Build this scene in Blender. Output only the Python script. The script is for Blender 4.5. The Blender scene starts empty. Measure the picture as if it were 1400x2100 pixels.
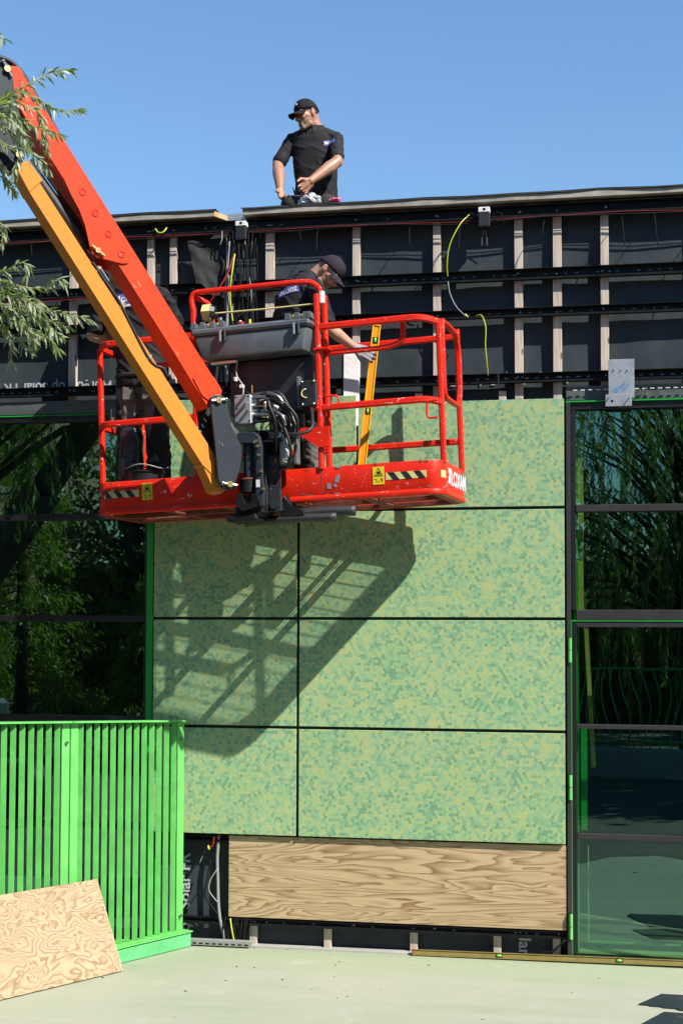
import bpy, bmesh, math, random
from mathutils import Vector, Matrix, noise, Quaternion
R = math.radians
V = Vector
S = bpy.context.scene
random.seed(7)

# ------------------------------------------------------------------ camera, sky, sun, exposure
cam_d = bpy.data.cameras.new('camera'); cam = bpy.data.objects.new('camera', cam_d)
S.collection.objects.link(cam); S.camera = cam
cam_d.sensor_fit = 'VERTICAL'; cam_d.sensor_height = 36.0; cam_d.lens = 36.0 * 2900 / 2100
cam_d.shift_y = 113 / 2100.0; cam_d.clip_start = 0.05; cam_d.clip_end = 2000
yw, pt, rl = R(10.7), R(2.6), R(0.2)
fw = V((-math.sin(yw) * math.cos(pt), math.cos(yw) * math.cos(pt), math.sin(pt)))
rt = V((math.cos(yw), math.sin(yw), 0)); up = rt.cross(fw)
rt, up = rt * math.cos(rl) + up * math.sin(rl), -rt * math.sin(rl) + up * math.cos(rl)
cam.matrix_world = Matrix(((rt.x, up.x, -fw.x, 2.0), (rt.y, up.y, -fw.y, -10.4), (rt.z, up.z, -fw.z, 2.365), (0, 0, 0, 1)))

SUN_AZ, SUN_EL = R(58.55), R(44.2)
to_sun = V((math.sin(SUN_AZ) * math.cos(SUN_EL), -math.cos(SUN_AZ) * math.cos(SUN_EL), math.sin(SUN_EL)))
sd = bpy.data.lights.new('sun', 'SUN'); sd.energy = 5.0; sd.angle = R(0.5); sd.color = (1.0, 0.94, 0.85)
sun = bpy.data.objects.new('sun', sd); S.collection.objects.link(sun)
sun.rotation_euler = (-to_sun).to_track_quat('-Z', 'Y').to_euler(); sun.location = to_sun * 40

w = bpy.data.worlds.new('World'); S.world = w; w.use_nodes = True
nt = w.node_tree; bg = nt.nodes['Background']
sky = nt.nodes.new('ShaderNodeTexSky'); sky.sky_type = 'NISHITA'; sky.sun_disc = False
sky.sun_elevation = SUN_EL; sky.sun_rotation = math.atan2(to_sun.x, to_sun.y)
sky.altitude = 0; sky.air_density = 1.45; sky.dust_density = 0.0; sky.ozone_density = 8.5
nt.links.new(sky.outputs[0], bg.inputs[0]); bg.inputs[1].default_value = 0.090

S.view_settings.view_transform = 'Standard'; S.view_settings.look = 'None'
S.view_settings.exposure = 0.9; S.view_settings.gamma = 1.0; S.view_settings.use_curve_mapping = False
S.render.engine = 'CYCLES'
S.render.resolution_x = 682; S.render.resolution_y = 1024
S.cycles.max_bounces = 8; S.cycles.transparent_max_bounces = 12

# ------------------------------------------------------------------ helpers
COL = S.collection
MATS = {}

def lin(r, g, b):
    f = lambda c: (c / 255 / 12.92) if c / 255 <= .04045 else ((c / 255 + .055) / 1.055) ** 2.4
    return (f(r), f(g), f(b), 1)

ALB = 0.80   # all albedos in one place, so that the exposure can be judged against them
class NT:
    """small node-tree helper"""
    def __init__(s, name):
        s.m = bpy.data.materials.new(name); s.m.use_nodes = True
        s.t = s.m.node_tree; s.b = s.t.nodes['Principled BSDF']; MATS[name] = s.m
    def n(s, typ, **kw):
        x = s.t.nodes.new(typ)
        for k, v in kw.items(): setattr(x, k, v)
        return x
    def l(s, a, b): s.t.links.new(a, b)
    def val(s, inp, v):
        if hasattr(v, 'is_output') or isinstance(v, bpy.types.NodeSocket): s.l(v, inp)
        else: inp.default_value = v
    def math(s, op, a, b=0.0, c=0.0):
        x = s.n('ShaderNodeMath', operation=op); s.val(x.inputs[0], a); s.val(x.inputs[1], b); s.val(x.inputs[2], c)
        return x.outputs[0]
    def vec(s, op, a, b=(0, 0, 0), c=(0, 0, 0)):
        x = s.n('ShaderNodeVectorMath', operation=op); s.val(x.inputs[0], a); s.val(x.inputs[1], b); s.val(x.inputs[2], c)
        return x.outputs['Value'] if op in ('DOT_PRODUCT', 'LENGTH') else x.outputs[0]
    def mix(s, f, a, b):
        x = s.n('ShaderNodeMix', data_type='RGBA'); s.val(x.inputs[0], f); s.val(x.inputs[6], a); s.val(x.inputs[7], b)
        return x.outputs[2]
    def pos(s): return s.n('ShaderNodeNewGeometry').outputs['Position']
    def obj(s): return s.n('ShaderNodeTexCoord').outputs['Object']
    def noise(s, v, scale, detail=3, rough=.5, dist=0.0):
        x = s.n('ShaderNodeTexNoise'); s.l(v, x.inputs['Vector']); x.inputs['Scale'].default_value = scale
        x.inputs['Detail'].default_value = detail; x.inputs['Roughness'].default_value = rough; x.inputs['Distortion'].default_value = dist
        return x.outputs[0]
    def ramp(s, f, stops, interp='LINEAR'):
        x = s.n('ShaderNodeValToRGB'); x.color_ramp.interpolation = interp; s.val(x.inputs[0], f)
        e = x.color_ramp.elements
        while len(e) < len(stops): e.new(.5)
        for i, (p, c) in enumerate(stops):
            e[i].position = p; e[i].color = c if len(c) == 4 else (*c, 1)
        return x.outputs[0]
    def bump(s, h, dist=.002, strength=1.0):
        x = s.n('ShaderNodeBump'); x.inputs['Distance'].default_value = dist; x.inputs['Strength'].default_value = strength
        s.l(h, x.inputs['Height']); s.l(x.outputs[0], s.b.inputs['Normal'])
    def set(s, col=None, rough=None, metal=None, spec=None):
        if col is not None: s.val(s.b.inputs['Base Color'], s.vec('MULTIPLY', col, (ALB, ALB, ALB)))
        if rough is not None: s.val(s.b.inputs['Roughness'], rough)
        if metal is not None: s.val(s.b.inputs['Metallic'], metal)
        if spec is not None: s.val(s.b.inputs['Specular IOR Level'], spec)
        return s.m

def plain(name, col, rough=.5, metal=0.0, var=.15, scale=6, bump=0.0, bscale=60, spec=.5, rvar=.1):
    n = NT(name); p = n.obj()
    c = V(col[:3]); hi = tuple(min(1, x * (1 + var)) for x in c) + (1,); lo = tuple(x * (1 - var) for x in c) + (1,)
    f = n.noise(p, scale, 5, .6)
    colr = n.ramp(f, [(.3, lo), (.7, hi)])
    r = n.math('ADD', n.math('MULTIPLY', n.noise(p, scale * 2.3, 3), rvar * 2), rough - rvar)
    if bump > 0: n.bump(n.noise(p, bscale, 4, .6), bump)
    return n.set(colr, r, metal, spec)

def paint(name, col, chip=(.18, .2, .22), amount=.66, rough=.42, dirt=.25, pale=.64):
    """worn machine paint: base colour, chipped spots, rubbed scratches, grime"""
    n = NT(name); p = n.obj(); c = tuple(col[:3])
    base = n.ramp(n.noise(p, 7, 5, .65), [(.25, tuple(x * (1 - dirt) for x in c) + (1,)), (.6, c + (1,)), (.85, tuple(min(1, x * 1.08 + .01) for x in c) + (1,))])
    ch = n.ramp(n.noise(p, 13, 6, .7, .4), [(amount, (0, 0, 0, 1)), (amount + .015, (1, 1, 1, 1))])
    st = n.vec('MULTIPLY', p, (60, 60, 9))
    sc = n.ramp(n.noise(st, 1.0, 2, .6, 1.5), [(.78, (0, 0, 0, 1)), (.79, (1, 1, 1, 1))])
    rgb = n.mix(ch, base, tuple(chip) + (1,))
    rgb = n.mix(n.math('MULTIPLY', sc, .55), rgb, (.75, .7, .66, 1))
    pl_ = n.ramp(n.noise(n.vec('MULTIPLY', p, (24, 24, 34)), 1.0, 5, .68, .8), [(pale, (0, 0, 0, 1)), (pale + .02, (1, 1, 1, 1))])
    rgb = n.mix(n.math('MULTIPLY', pl_, .8), rgb, (.70, .62, .56, 1))
    n.bump(n.noise(p, 35, 3), .0006, .6)
    return n.set(rgb, n.math('ADD', n.math('MULTIPLY', ch, .35), rough), 0, .25)

class G:
    """geometry collector: vertices, faces, material index per face"""
    def __init__(s): s.v = []; s.f = []; s.mi = []
    def add(s, vs, fs, mi=0):
        o = len(s.v); s.v += [V(x) for x in vs]; s.f += [tuple(i + o for i in f) for f in fs]; s.mi += [mi] * len(fs)
        return s
    def box(s, a, b, bev=0.0, M=None, mi=0):
        a, b = V(a), V(b)
        lo = V((min(a.x, b.x), min(a.y, b.y), min(a.z, b.z))); hi = V((max(a.x, b.x), max(a.y, b.y), max(a.z, b.z)))
        bm = bmesh.new(); bmesh.ops.create_cube(bm, size=1)
        d = hi - lo; c = (hi + lo) / 2
        for v in bm.verts: v.co = V((v.co.x * d.x + c.x, v.co.y * d.y + c.y, v.co.z * d.z + c.z))
        if bev > 0:
            bev = min(bev, min(d) * .45)
            bmesh.ops.bevel(bm, geom=list(bm.edges), offset=bev, segments=1, affect='EDGES', profile=.5)
        return s.bm(bm, M, mi)
    def bm(s, bm, M=None, mi=0):
        bm.verts.index_update()
        vs = [(M @ v.co) if M else v.co.copy() for v in bm.verts]
        fs = [tuple(v.index for v in f.verts) for f in bm.faces]
        bm.free(); return s.add(vs, fs, mi)
    def prism(s, poly, fn, o0, o1, mi=0):
        """polygon (2D) extruded between o0 and o1, mapped by fn(x, y, o)"""
        n = len(poly); vs = [fn(x, y, o0) for x, y in poly] + [fn(x, y, o1) for x, y in poly]
        fs = [tuple(range(n)), tuple(range(2 * n - 1, n - 1, -1))]
        fs += [(i, i + n, (i + 1) % n + n, (i + 1) % n) for i in range(n)]
        return s.add(vs, fs, mi)
    def tube(s, pts, r, n=8, caps=True, mi=0):
        prof = [(math.cos(2 * math.pi * i / n), math.sin(2 * math.pi * i / n)) for i in range(n)]
        return s.sweep(pts, prof, r if isinstance(r, (list, tuple)) else [r] * len(pts), caps=caps, mi=mi)
    def sweep(s, pts, prof, rad=None, up0=None, caps=True, closed=False, mi=0):
        pts = [V(p) for p in pts]; m = len(pts); n = len(prof)
        rad = rad or [1.0] * m
        T = []
        for i in range(m):
            a = pts[i - 1] if (i > 0 or closed) else pts[i]; b = pts[(i + 1) % m] if (i < m - 1 or closed) else pts[i]
            t = (b - a); T.append(t.normalized() if t.length > 1e-9 else V((0, 0, 1)))
        u = V(up0) if up0 else (V((0, 0, 1)) if abs(T[0].z) < .9 else V((0, 1, 0)))
        vs = []
        for i in range(m):
            if not up0 and i > 0:
                q = T[i - 1].rotation_difference(T[i]); u = q @ u
            uu = (u - T[i] * u.dot(T[i]))
            if uu.length < 1e-6: uu = T[i].orthogonal()
            uu.normalize(); vv = T[i].cross(uu)
            k = rad[i]
            # widen mitred corners
            vs += [pts[i] + vv * (x * k) + uu * (y * k) for x, y in prof]
        fs = []
        for i in range(m if closed else m - 1):
            j = (i + 1) % m
            for k in range(n): fs.append((i * n + k, i * n + (k + 1) % n, j * n + (k + 1) % n, j * n + k))
        if caps and not closed:
            fs.append(tuple(range(n - 1, -1, -1))); fs.append(tuple((m - 1) * n + k for k in range(n)))
        return s.add(vs, fs, mi)
    def cyl(s, a, b, r, n=14, mi=0, r2=None): return s.tube([a, b], [r, r if r2 is None else r2], n, True, mi)
    def lathe(s, prof, M=None, n=20, mi=0):
        vs = []; m = len(prof)
        for r, z in prof:
            for i in range(n):
                a = 2 * math.pi * i / n; p = V((r * math.cos(a), r * math.sin(a), z)); vs.append(M @ p if M else p)
        fs = [(i * n + k, i * n + (k + 1) % n, (i + 1) * n + (k + 1) % n, (i + 1) * n + k) for i in range(m - 1) for k in range(n)]
        fs += [tuple(range(n - 1, -1, -1)), tuple((m - 1) * n + k for k in range(n))]
        return s.add(vs, fs, mi)
    def ball(s, c, r, M=None, seg=12, mi=0):
        bm = bmesh.new(); bmesh.ops.create_uvsphere(bm, u_segments=seg, v_segments=max(6, seg * 2 // 3), radius=1)
        r = r if isinstance(r, (tuple, list)) else (r, r, r)
        X = Matrix.Translation(V(c)) @ (M.to_4x4() if M else Matrix.Identity(4)) @ Matrix.Diagonal((*r, 1))
        return s.bm(bm, X, mi)

def mesh(name, g, mats):
    me = bpy.data.meshes.new(name); me.from_pydata([tuple(v) for v in g.v], [], g.f)
    mats = mats if isinstance(mats, (list, tuple)) else [mats]
    for m in mats: me.materials.append(MATS[m] if isinstance(m, str) else m)
    if len(mats) > 1: me.polygons.foreach_set('material_index', g.mi)
    bm = bmesh.new(); bm.from_mesh(me); bmesh.ops.recalc_face_normals(bm, faces=bm.faces); bm.to_mesh(me); bm.free()
    return me

def mk(name, g, mats, parent=None, smooth=False, auto=None):
    me = mesh(name, g, mats) if isinstance(g, G) else g
    o = bpy.data.objects.new(name, me); COL.objects.link(o); o.parent = parent
    if smooth or auto:
        me.polygons.foreach_set('use_smooth', [True] * len(me.polygons))
        if auto: me.set_sharp_from_angle(angle=R(auto))
    return o

def dup(o, parent, M=None):
    c = o.copy(); COL.objects.link(c); c.parent = parent
    if M is not None: c.matrix_local = M
    return c

def empty(name, loc=(0, 0, 0)):
    o = bpy.data.objects.new(name, None); COL.objects.link(o); o.location = loc; o.empty_display_size = .2; return o

def tag(o, label=None, cat=None, group=None, kind=None):
    if label: o['label'] = label
    if cat: o['category'] = cat
    if group: o['group'] = group
    if kind: o['kind'] = kind
    return o

def fillet(pts, r, n=5):
    pts = [V(p) for p in pts]; out = [pts[0]]
    for i in range(1, len(pts) - 1):
        a, b, c = pts[i - 1], pts[i], pts[i + 1]
        d1 = (a - b); d2 = (c - b); k = min(r, d1.length * .49, d2.length * .49)
        p, q = b + d1.normalized() * k, b + d2.normalized() * k
        for j in range(n + 1):
            t = j / n; out.append(p * (1 - t) ** 2 + b * 2 * t * (1 - t) + q * t * t)
    out.append(pts[-1]); return out

def smoothpath(pts, n=6):
    """Catmull-Rom through points"""
    P = [V(p) for p in pts]; P = [P[0] * 2 - P[1]] + P + [P[-1] * 2 - P[-2]]; out = []
    for i in range(1, len(P) - 2):
        a, b, c, d = P[i - 1:i + 3]
        for j in range(n):
            t = j / n
            out.append(.5 * ((2 * b) + (c - a) * t + (2 * a - 5 * b + 4 * c - d) * t * t + (3 * b - a - 3 * c + d) * t ** 3))
    out.append(P[-2]); return out

def rrect(w, h, c=.25):
    a, b, k = w / 2, h / 2, min(w, h) * c
    return [(a - k, -b), (a, -b + k), (a, b - k), (a - k, b), (-a + k, b), (-a, b - k), (-a, -b + k), (-a + k, -b)]

def text_geom(txt, size, M, depth=.0, bold=0.0, align='LEFT'):
    cu = bpy.data.curves.new('txt', 'FONT'); cu.body = txt; cu.size = size; cu.extrude = depth; cu.offset = bold; cu.align_x = align
    cu.resolution_u = 3
    o = bpy.data.objects.new('txt', cu); COL.objects.link(o)
    dg = bpy.context.evaluated_depsgraph_get(); me = bpy.data.meshes.new_from_object(o.evaluated_get(dg))
    g = G().add([M @ v.co for v in me.vertices], [tuple(p.vertices) for p in me.polygons])
    bpy.data.objects.remove(o); bpy.data.curves.remove(cu); bpy.data.meshes.remove(me)
    return g

def frame(o, x, y, z=None):
    """4x4 with columns x, y, (z = x cross y)"""
    x = V(x).normalized(); y = V(y).normalized(); z = V(z).normalized() if z else x.cross(y)
    return Matrix(((x.x, y.x, z.x, o[0]), (x.y, y.y, z.y, o[1]), (x.z, y.z, z.z, o[2]), (0, 0, 0, 1)))

# ------------------------------------------------------------------ materials
def hexmat():
    n = NT('mosaic_print'); s = .0238
    p = n.obj(); q = n.vec('MULTIPLY', p, (1 / s, 0, 1 / s))
    sw = n.n('ShaderNodeSeparateXYZ'); n.l(q, sw.inputs[0]); cb = n.n('ShaderNodeCombineXYZ')
    n.l(sw.outputs[0], cb.inputs[0]); n.l(sw.outputs[2], cb.inputs[1]); q = cb.outputs[0]
    h = (.5, .8660254, 1e3); mh = (-.5, -.8660254, -1e3)
    a = n.vec('WRAP', q, h, mh); b = n.vec('WRAP', n.vec('SUBTRACT', q, (.5, .8660254, 0)), h, mh)
    la, lb = n.vec('DOT_PRODUCT', a, a), n.vec('DOT_PRODUCT', b, b)
    mx = n.n('ShaderNodeMix', data_type='VECTOR'); n.l(n.math('LESS_THAN', la, lb), mx.inputs[0])
    n.l(b, mx.inputs[4]); n.l(a, mx.inputs[5]); gv = mx.outputs[1]
    ide = n.vec('SNAP', n.vec('ADD', n.vec('SUBTRACT', q, gv), (.033, .021, 0)), (.1, .1, .1))
    wn = n.n('ShaderNodeTexWhiteNoise'); wn.noise_dimensions = '3D'; n.l(ide, wn.inputs['Vector']); rnd = wn.outputs['Value']
    big = n.noise(n.vec('MULTIPLY', ide, (.085, .085, 1)), 1.0, 2, .55)
    med = n.noise(n.vec('MULTIPLY', ide, (.24, .24, 1)), 1.0, 2, .6)
    f = n.math('ADD', n.math('ADD', n.math('MULTIPLY', big, .40), n.math('MULTIPLY', med, .62)), n.math('MULTIPLY', rnd, .46))
    f = n.math('SUBTRACT', f, .235)
    c = n.ramp(f, [(0, (.15, .325, .185)), (.31, (.205, .40, .225)), (.40, (.255, .455, .245)), (.48, (.30, .485, .24)), (.56, (.375, .50, .21)), (.69, (.44, .495, .21))], 'CONSTANT')
    # rounded dot edge inside every cell
    g2 = n.math('SQRT', n.math('MINIMUM', la, lb))
    edge = n.ramp(g2, [(.34, (0, 0, 0, 1)), (.52, (1, 1, 1, 1))])
    c = n.mix(n.math('MULTIPLY', edge, .40), c, (.27, .43, .235, 1))
    # fine conductor lines behind the glass and dust
    ln = n.math('LESS_THAN', n.math('FRACT', n.math('MULTIPLY', sw.outputs[0], s / .0105)), .16)
    c = n.mix(n.math('MULTIPLY', ln, .12), c, (.42, .52, .36, 1))
    du = n.ramp(n.noise(p, 1.7, 5, .65), [(.35, (0, 0, 0, 1)), (.75, (1, 1, 1, 1))])
    c = n.mix(n.math('MULTIPLY', du, .10), c, (.5, .52, .42, 1))
    oi = n.n('ShaderNodeObjectInfo').outputs['Random']; k = n.math('ADD', n.math('MULTIPLY', oi, .08), .96)
    kk = n.n('ShaderNodeCombineXYZ'); [n.l(k, kk.inputs[i]) for i in range(3)]
    c = n.vec('MULTIPLY', c, kk.outputs[0])
    n.set(c, n.math('ADD', n.math('MULTIPLY', n.noise(p, 4, 4), .25), .30), 0, .4)
hexmat()

def plywood(name, stretch, rings, light, dark, off=0.0):
    n = NT(name); p = n.vec('ADD', n.obj(), (off, off * 2, off * 3))
    q = n.vec('MULTIPLY', p, stretch)
    f = n.noise(q, 1.0, 3.2, .45, .5)
    fine = n.noise(n.vec('MULTIPLY', p, tuple(x * 9 for x in stretch)), 1.0, 4, .6)
    r = n.math('FRACT', n.math('ADD', n.math('MULTIPLY', f, rings), n.math('MULTIPLY', fine, .35)))
    mid = tuple(a * .62 + b * .38 for a, b in zip(light, dark))
    mid2 = tuple(a * .25 + b * .75 for a, b in zip(light, dark))
    c = n.ramp(r, [(0, light), (.25, light), (.60, mid), (.82, mid2), (.90, dark), (.94, mid), (1, light)])
    c = n.mix(n.ramp(n.noise(p, 2.1, 3, .5), [(.45, (0, 0, 0, 1)), (.8, (.5, .5, .5, 1))]), c, tuple(mid) + (1,))
    blot = n.noise(p, 3.5, 4, .6)
    c = n.mix(n.ramp(blot, [(.35, (0, 0, 0, 1)), (.8, (.30, .30, .30, 1))]), c, tuple(light) + (1,))
    fib = n.noise(n.vec('MULTIPLY', p, tuple(40 if x > 3 else 9 for x in stretch)), 8, 2, .5)
    c = n.mix(n.math('MULTIPLY', fib, .22), c, tuple(x * .6 for x in dark) + (1,))
    n.bump(r, .0008, .5)
    n.set(c, .62, 0, .3)
plywood('plywood_wall', (.55, 5, 5.2), 21, (.60, .45, .265), (.21, .11, .042))
plywood('plywood_lean', (2.6, 5.0, 3.4), 17, (.52, .405, .26), (.24, .135, .058), 3.7)

def timber():
    n = NT('batten_wood'); p = n.obj()
    f = n.noise(n.vec('MULTIPLY', p, (55, 55, 3.2)), 1, 4, .6)
    g = n.noise(n.vec('MULTIPLY', p, (9, 9, 1.6)), 1, 4, .6)
    c = n.ramp(f, [(.3, (.36, .29, .235)), (.55, (.60, .52, .44)), (.75, (.70, .63, .55))])
    c = n.mix(n.ramp(g, [(.45, (0, 0, 0, 1)), (.75, (.8, .8, .8, 1))]), c, (.45, .38, .32, 1))
    kn = n.n('ShaderNodeTexVoronoi'); n.l(n.vec('MULTIPLY', p, (9, 9, 3.1)), kn.inputs['Vector']); kn.inputs['Scale'].default_value = 1
    c = n.mix(n.ramp(kn.outputs[0], [(.06, (1, 1, 1, 1)), (.1, (0, 0, 0, 1))]), c, (.16, .1, .07, 1))
    n.bump(f, .0008, .5); n.set(c, .8, 0, .2)
timber()

def railmat():
    n = NT('black_rail'); p = n.obj(); sp = n.n('ShaderNodeSeparateXYZ'); n.l(p, sp.inputs[0])
    d = n.noise(p, 14, 5, .65)
    c = n.ramp(d, [(.4, (.006, .007, .008)), (.72, (.014, .015, .017)), (.8, (.05, .052, .055))])
    n.set(c, .55, 0, .15)
railmat()

def membrane():
    n = NT('membrane'); p = n.obj()
    f = n.noise(p, 2.2, 5, .6); d = n.noise(n.vec('MULTIPLY', p, (7, 7, 1.3)), 1, 5, .65)
    c = n.ramp(f, [(.3, (.030, .041, .048)), (.7, (.048, .062, .070))])
    c = n.mix(n.ramp(d, [(.5, (0, 0, 0, 1)), (.85, (.5, .5, .5, 1))]), c, (.075, .085, .09, 1))
    n.bump(n.noise(p, 5, 4, .55), .01, .5)
    n.set(c, n.math('ADD', n.math('MULTIPLY', d, .25), .45), 0, .18)
membrane()

def ground():
    n = NT('painted_asphalt'); p = n.obj()
    st = n.noise(n.vec('MULTIPLY', p, (.35, 2.6, 1)), 1.0, 5, .62, .6)
    pa = n.noise(p, .55, 5, .6); gr = n.noise(p, 160, 3, .6); sp = n.noise(p, 26, 4, .7)
    c = n.ramp(st, [(.3, (.315, .365, .255)), (.5, (.365, .39, .295)), (.7, (.42, .43, .355))])
    c = n.mix(n.ramp(pa, [(.42, (0, 0, 0, 1)), (.62, (.7, .7, .7, 1))]), c, (.44, .425, .345, 1))
    gd = n.noise(n.vec('MULTIPLY', p, (1.1, 3.5, 1)), 1.7, 4, .6)
    c = n.mix(n.ramp(gd, [(.55, (0, 0, 0, 1)), (.75, (.5, .5, .5, 1))]), c, (.27, .37, .205, 1))
    sy = n.n('ShaderNodeSeparateXYZ'); n.l(p, sy.inputs[0])
    wallside = n.ramp(n.math('ADD', n.math('MULTIPLY', sy.outputs[1], 1.0), n.math('ADD', n.math('MULTIPLY', pa, .5), 1.05)), [(.55, (0, 0, 0, 1)), (1.0, (.5, .5, .5, 1))])
    c = n.mix(wallside, c, (.32, .41, .235, 1))
    c = n.mix(n.ramp(gr, [(.35, (.28, .28, .28, 1)), (.6, (0, 0, 0, 1))]), c, (.22, .26, .17, 1))
    c = n.mix(n.ramp(sp, [(.70, (0, 0, 0, 1)), (.76, (.6, .6, .6, 1))]), c, (.20, .21, .16, 1))
    sw_ = n.noise(n.vec('MULTIPLY', p, (.9, 9, 1)), 1.0, 6, .7, 1.2)
    c = n.mix(n.ramp(sw_, [(.56, (0, 0, 0, 1)), (.70, (.30, .30, .30, 1))]), c, (.27, .27, .215, 1))
    wo = n.noise(n.vec('ADD', p, (7, 3, 0)), 2.4, 6, .72, .5)
    c = n.mix(n.ramp(wo, [(.60, (0, 0, 0, 1)), (.72, (.35, .35, .35, 1))]), c, (.56, .55, .48, 1))
    h = n.math('ADD', n.math('MULTIPLY', gr, .6), n.math('MULTIPLY', st, .8)); n.bump(h, .003, .6)
    n.set(c, .72, 0, .3)
ground()

def glassmat(name, tint):
    n = NT(name); t = n.t
    for x in list(t.nodes):
        if x.type != 'OUTPUT_MATERIAL': t.nodes.remove(x)
    out = t.nodes['Material Output']
    tr = n.n('ShaderNodeBsdfTransparent'); tr.inputs[0].default_value = (*tint, 1)
    gl = n.n('ShaderNodeBsdfGlossy'); gl.inputs['Roughness'].default_value = 0.0; gl.inputs[0].default_value = (.58, .97, .97, 1)
    # slight waviness of the sheet
    geo = n.pos(); b = n.n('ShaderNodeBump'); b.inputs['Distance'].default_value = .004; b.inputs['Strength'].default_value = .12
    n.l(n.noise(geo, 1.6, 2, .5), b.inputs['Height']); n.l(b.outputs[0], gl.inputs['Normal'])
    ge = n.n('ShaderNodeNewGeometry'); c_ = n.math('ABSOLUTE', n.vec('DOT_PRODUCT', ge.outputs['Incoming'], ge.outputs['True Normal']))
    f_ = n.math('ADD', n.math('MULTIPLY', n.math('POWER', n.math('SUBTRACT', 1.0, c_), 5.0), .88), .12)
    mx = n.n('ShaderNodeMixShader'); n.l(f_, mx.inputs[0])
    n.l(tr.outputs[0], mx.inputs[1]); n.l(gl.outputs[0], mx.inputs[2]); n.l(mx.outputs[0], out.inputs[0])
glassmat('window_glass', (.72, .86, .72))

paint('lift_red', (.82, .024, .007), amount=.69)
paint('boom_red', (.72, .058, .013), amount=.80, rough=.34, dirt=.15, pale=.73)
paint('boom_orange', (.72, .265, .038), amount=.8, rough=.34, dirt=.06, pale=.82)
paint('dark_steel', (.030, .038, .048), chip=(.3, .31, .32), amount=.66, rough=.42, pale=.70)
paint('black_steel', (.010, .010, .011), chip=(.10, .09, .08), amount=.7, rough=.5, pale=.74)
plain('control_grey', (.10, .125, .14), .42, var=.2, scale=9)
plain('rust_red', (.20, .045, .025), .75, var=.5, scale=18)
plain('steel', (.55, .55, .53), .3, 1.0, var=.15, scale=30)
plain('brass', (.62, .48, .25), .35, .9, var=.2, scale=30)
plain('aluminium', (.58, .59, .61), .42, .75, var=.12, scale=14)
plain('black_rubber', (.012, .012, .013), .55, var=.3)
plain('black_plastic', (.015, .016, .018), .45, var=.3)
plain('filter_grey', (.30, .31, .29), .5, var=.12)
plain('white_label', (.75, .75, .73), .5, var=.04)
plain('yellow_label', (.80, .62, .02), .45, var=.06)
plain('hazard_cream', (.72, .62, .25), .5, var=.15, scale=20)
plain('hazard_black', (.015, .015, .015), .5, var=.2)
plain('primer_grey', (.22, .25, .29), .6, var=.1)
plain('grime_brown', (.15, .09, .05), .8, var=.4, scale=30)
plain('fence_green', (.135, .55, .12), .42, var=.18, scale=7, spec=.5)
plain('fence_base_green', (.12, .50, .19), .45, var=.2, scale=6)
plain('frame_green', (.02, .36, .05), .3, var=.08)
plain('frame_dark', (.035, .032, .034), .38, var=.15)
plain('frame_black', (.008, .008, .009), .4, var=.2)
plain('roofing', (.012, .013, .014), .85, var=.4, scale=12, bump=.004, bscale=40)
plain('roof_board', (.34, .32, .27), .75, var=.25, scale=9, bump=.001, bscale=50)
plain('cut_wood', (.55, .36, .17), .7, var=.3, scale=20)
plain('foil_white', (.95, .95, .95), .5, var=.06, scale=8, bump=.004, bscale=14)
plain('conduit_grey', (.27, .27, .265), .45, var=.08)
plain('cable_black', (.010, .010, .011), .7, var=.3, spec=.15)
plain('cable_red', (.30, .016, .012), .4, var=.1)
plain('cable_yellow', (.55, .62, .03), .4, var=.1)
plain('print_white', (.42, .46, .48), .6, var=.1)
plain('print_blue', (.08, .25, .50), .5, var=.1)
plain('level_orange', (.85, .30, .010), .3, var=.05, spec=.5)
plain('level_amber', (.88, .45, .015), .3, var=.05, spec=.5)
plain('vial_green', (.25, .75, .12), .12, var=.05)
plain('level_brass', (.30, .235, .07), .4, .3, var=.15, scale=12)
plain('slate_sheet', (.020, .032, .037), .5, var=.12, scale=8)
plain('interior_dark', (.045, .05, .048), .8, var=.25, scale=2)
plain('interior_floor', (.10, .11, .09), .5, var=.2, scale=2)
plain('interior_wood', (.52, .38, .13), .6, var=.15, scale=5)
plain('skin', (.42, .205, .125), .48, var=.12, scale=14, bump=.0006, bscale=160)
plain('skin_fair', (.56, .31, .21), .48, var=.12, scale=14, bump=.0006, bscale=160)
plain('lips', (.38, .15, .11), .45, var=.1)
plain('stubble', (.27, .155, .11), .6, var=.2, scale=60)
plain('hair_dark', (.055, .045, .040), .7, var=.3, scale=60, bump=.002, bscale=200)
plain('eye_dark', (.02, .015, .012), .15, var=.1)
plain('shirt_black', (.020, .0195, .0225), .8, var=.25, scale=20, bump=.0006, bscale=400, spec=.2)
plain('cap_black', (.014, .014, .016), .85, var=.2, scale=20, bump=.0006, bscale=300, spec=.2)
plain('cap_aubergine', (.030, .022, .034), .85, var=.2, scale=20, bump=.0006, bscale=300, spec=.2)
plain('trouser_black', (.033, .030, .029), .85, var=.35, scale=7, bump=.001, bscale=250, spec=.2)
plain('trouser_grey', (.16, .145, .135), .85, var=.25, scale=14, bump=.001, bscale=250, spec=.2)
plain('logo_blue', (.10, .12, .42), .6, var=.06)
plain('logo_pale', (.55, .58, .78), .6, var=.05)
plain('print_pure', (.80, .80, .82), .6, var=.03)
plain('glove_grey', (.30, .29, .315), .8, var=.12, scale=30, bump=.0008, bscale=300)
plain('glove_dark', (.075, .075, .08), .6, var=.2, scale=30)
plain('boot', (.03, .027, .024), .6, var=.3)
plain('pink_cloth', (.75, .12, .22), .7, var=.15, scale=20)
plain('clear_bag', (.42, .43, .44), .2, var=.4, scale=25)
plain('shiny_black_wrap', (.020, .020, .022), .18, var=.3, scale=12, bump=.01, bscale=22)
plain('bark', (.10, .075, .055), .9, var=.4, scale=12, bump=.01, bscale=25)
plain('twig', (.28, .30, .07), .6, var=.2, scale=10)
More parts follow.
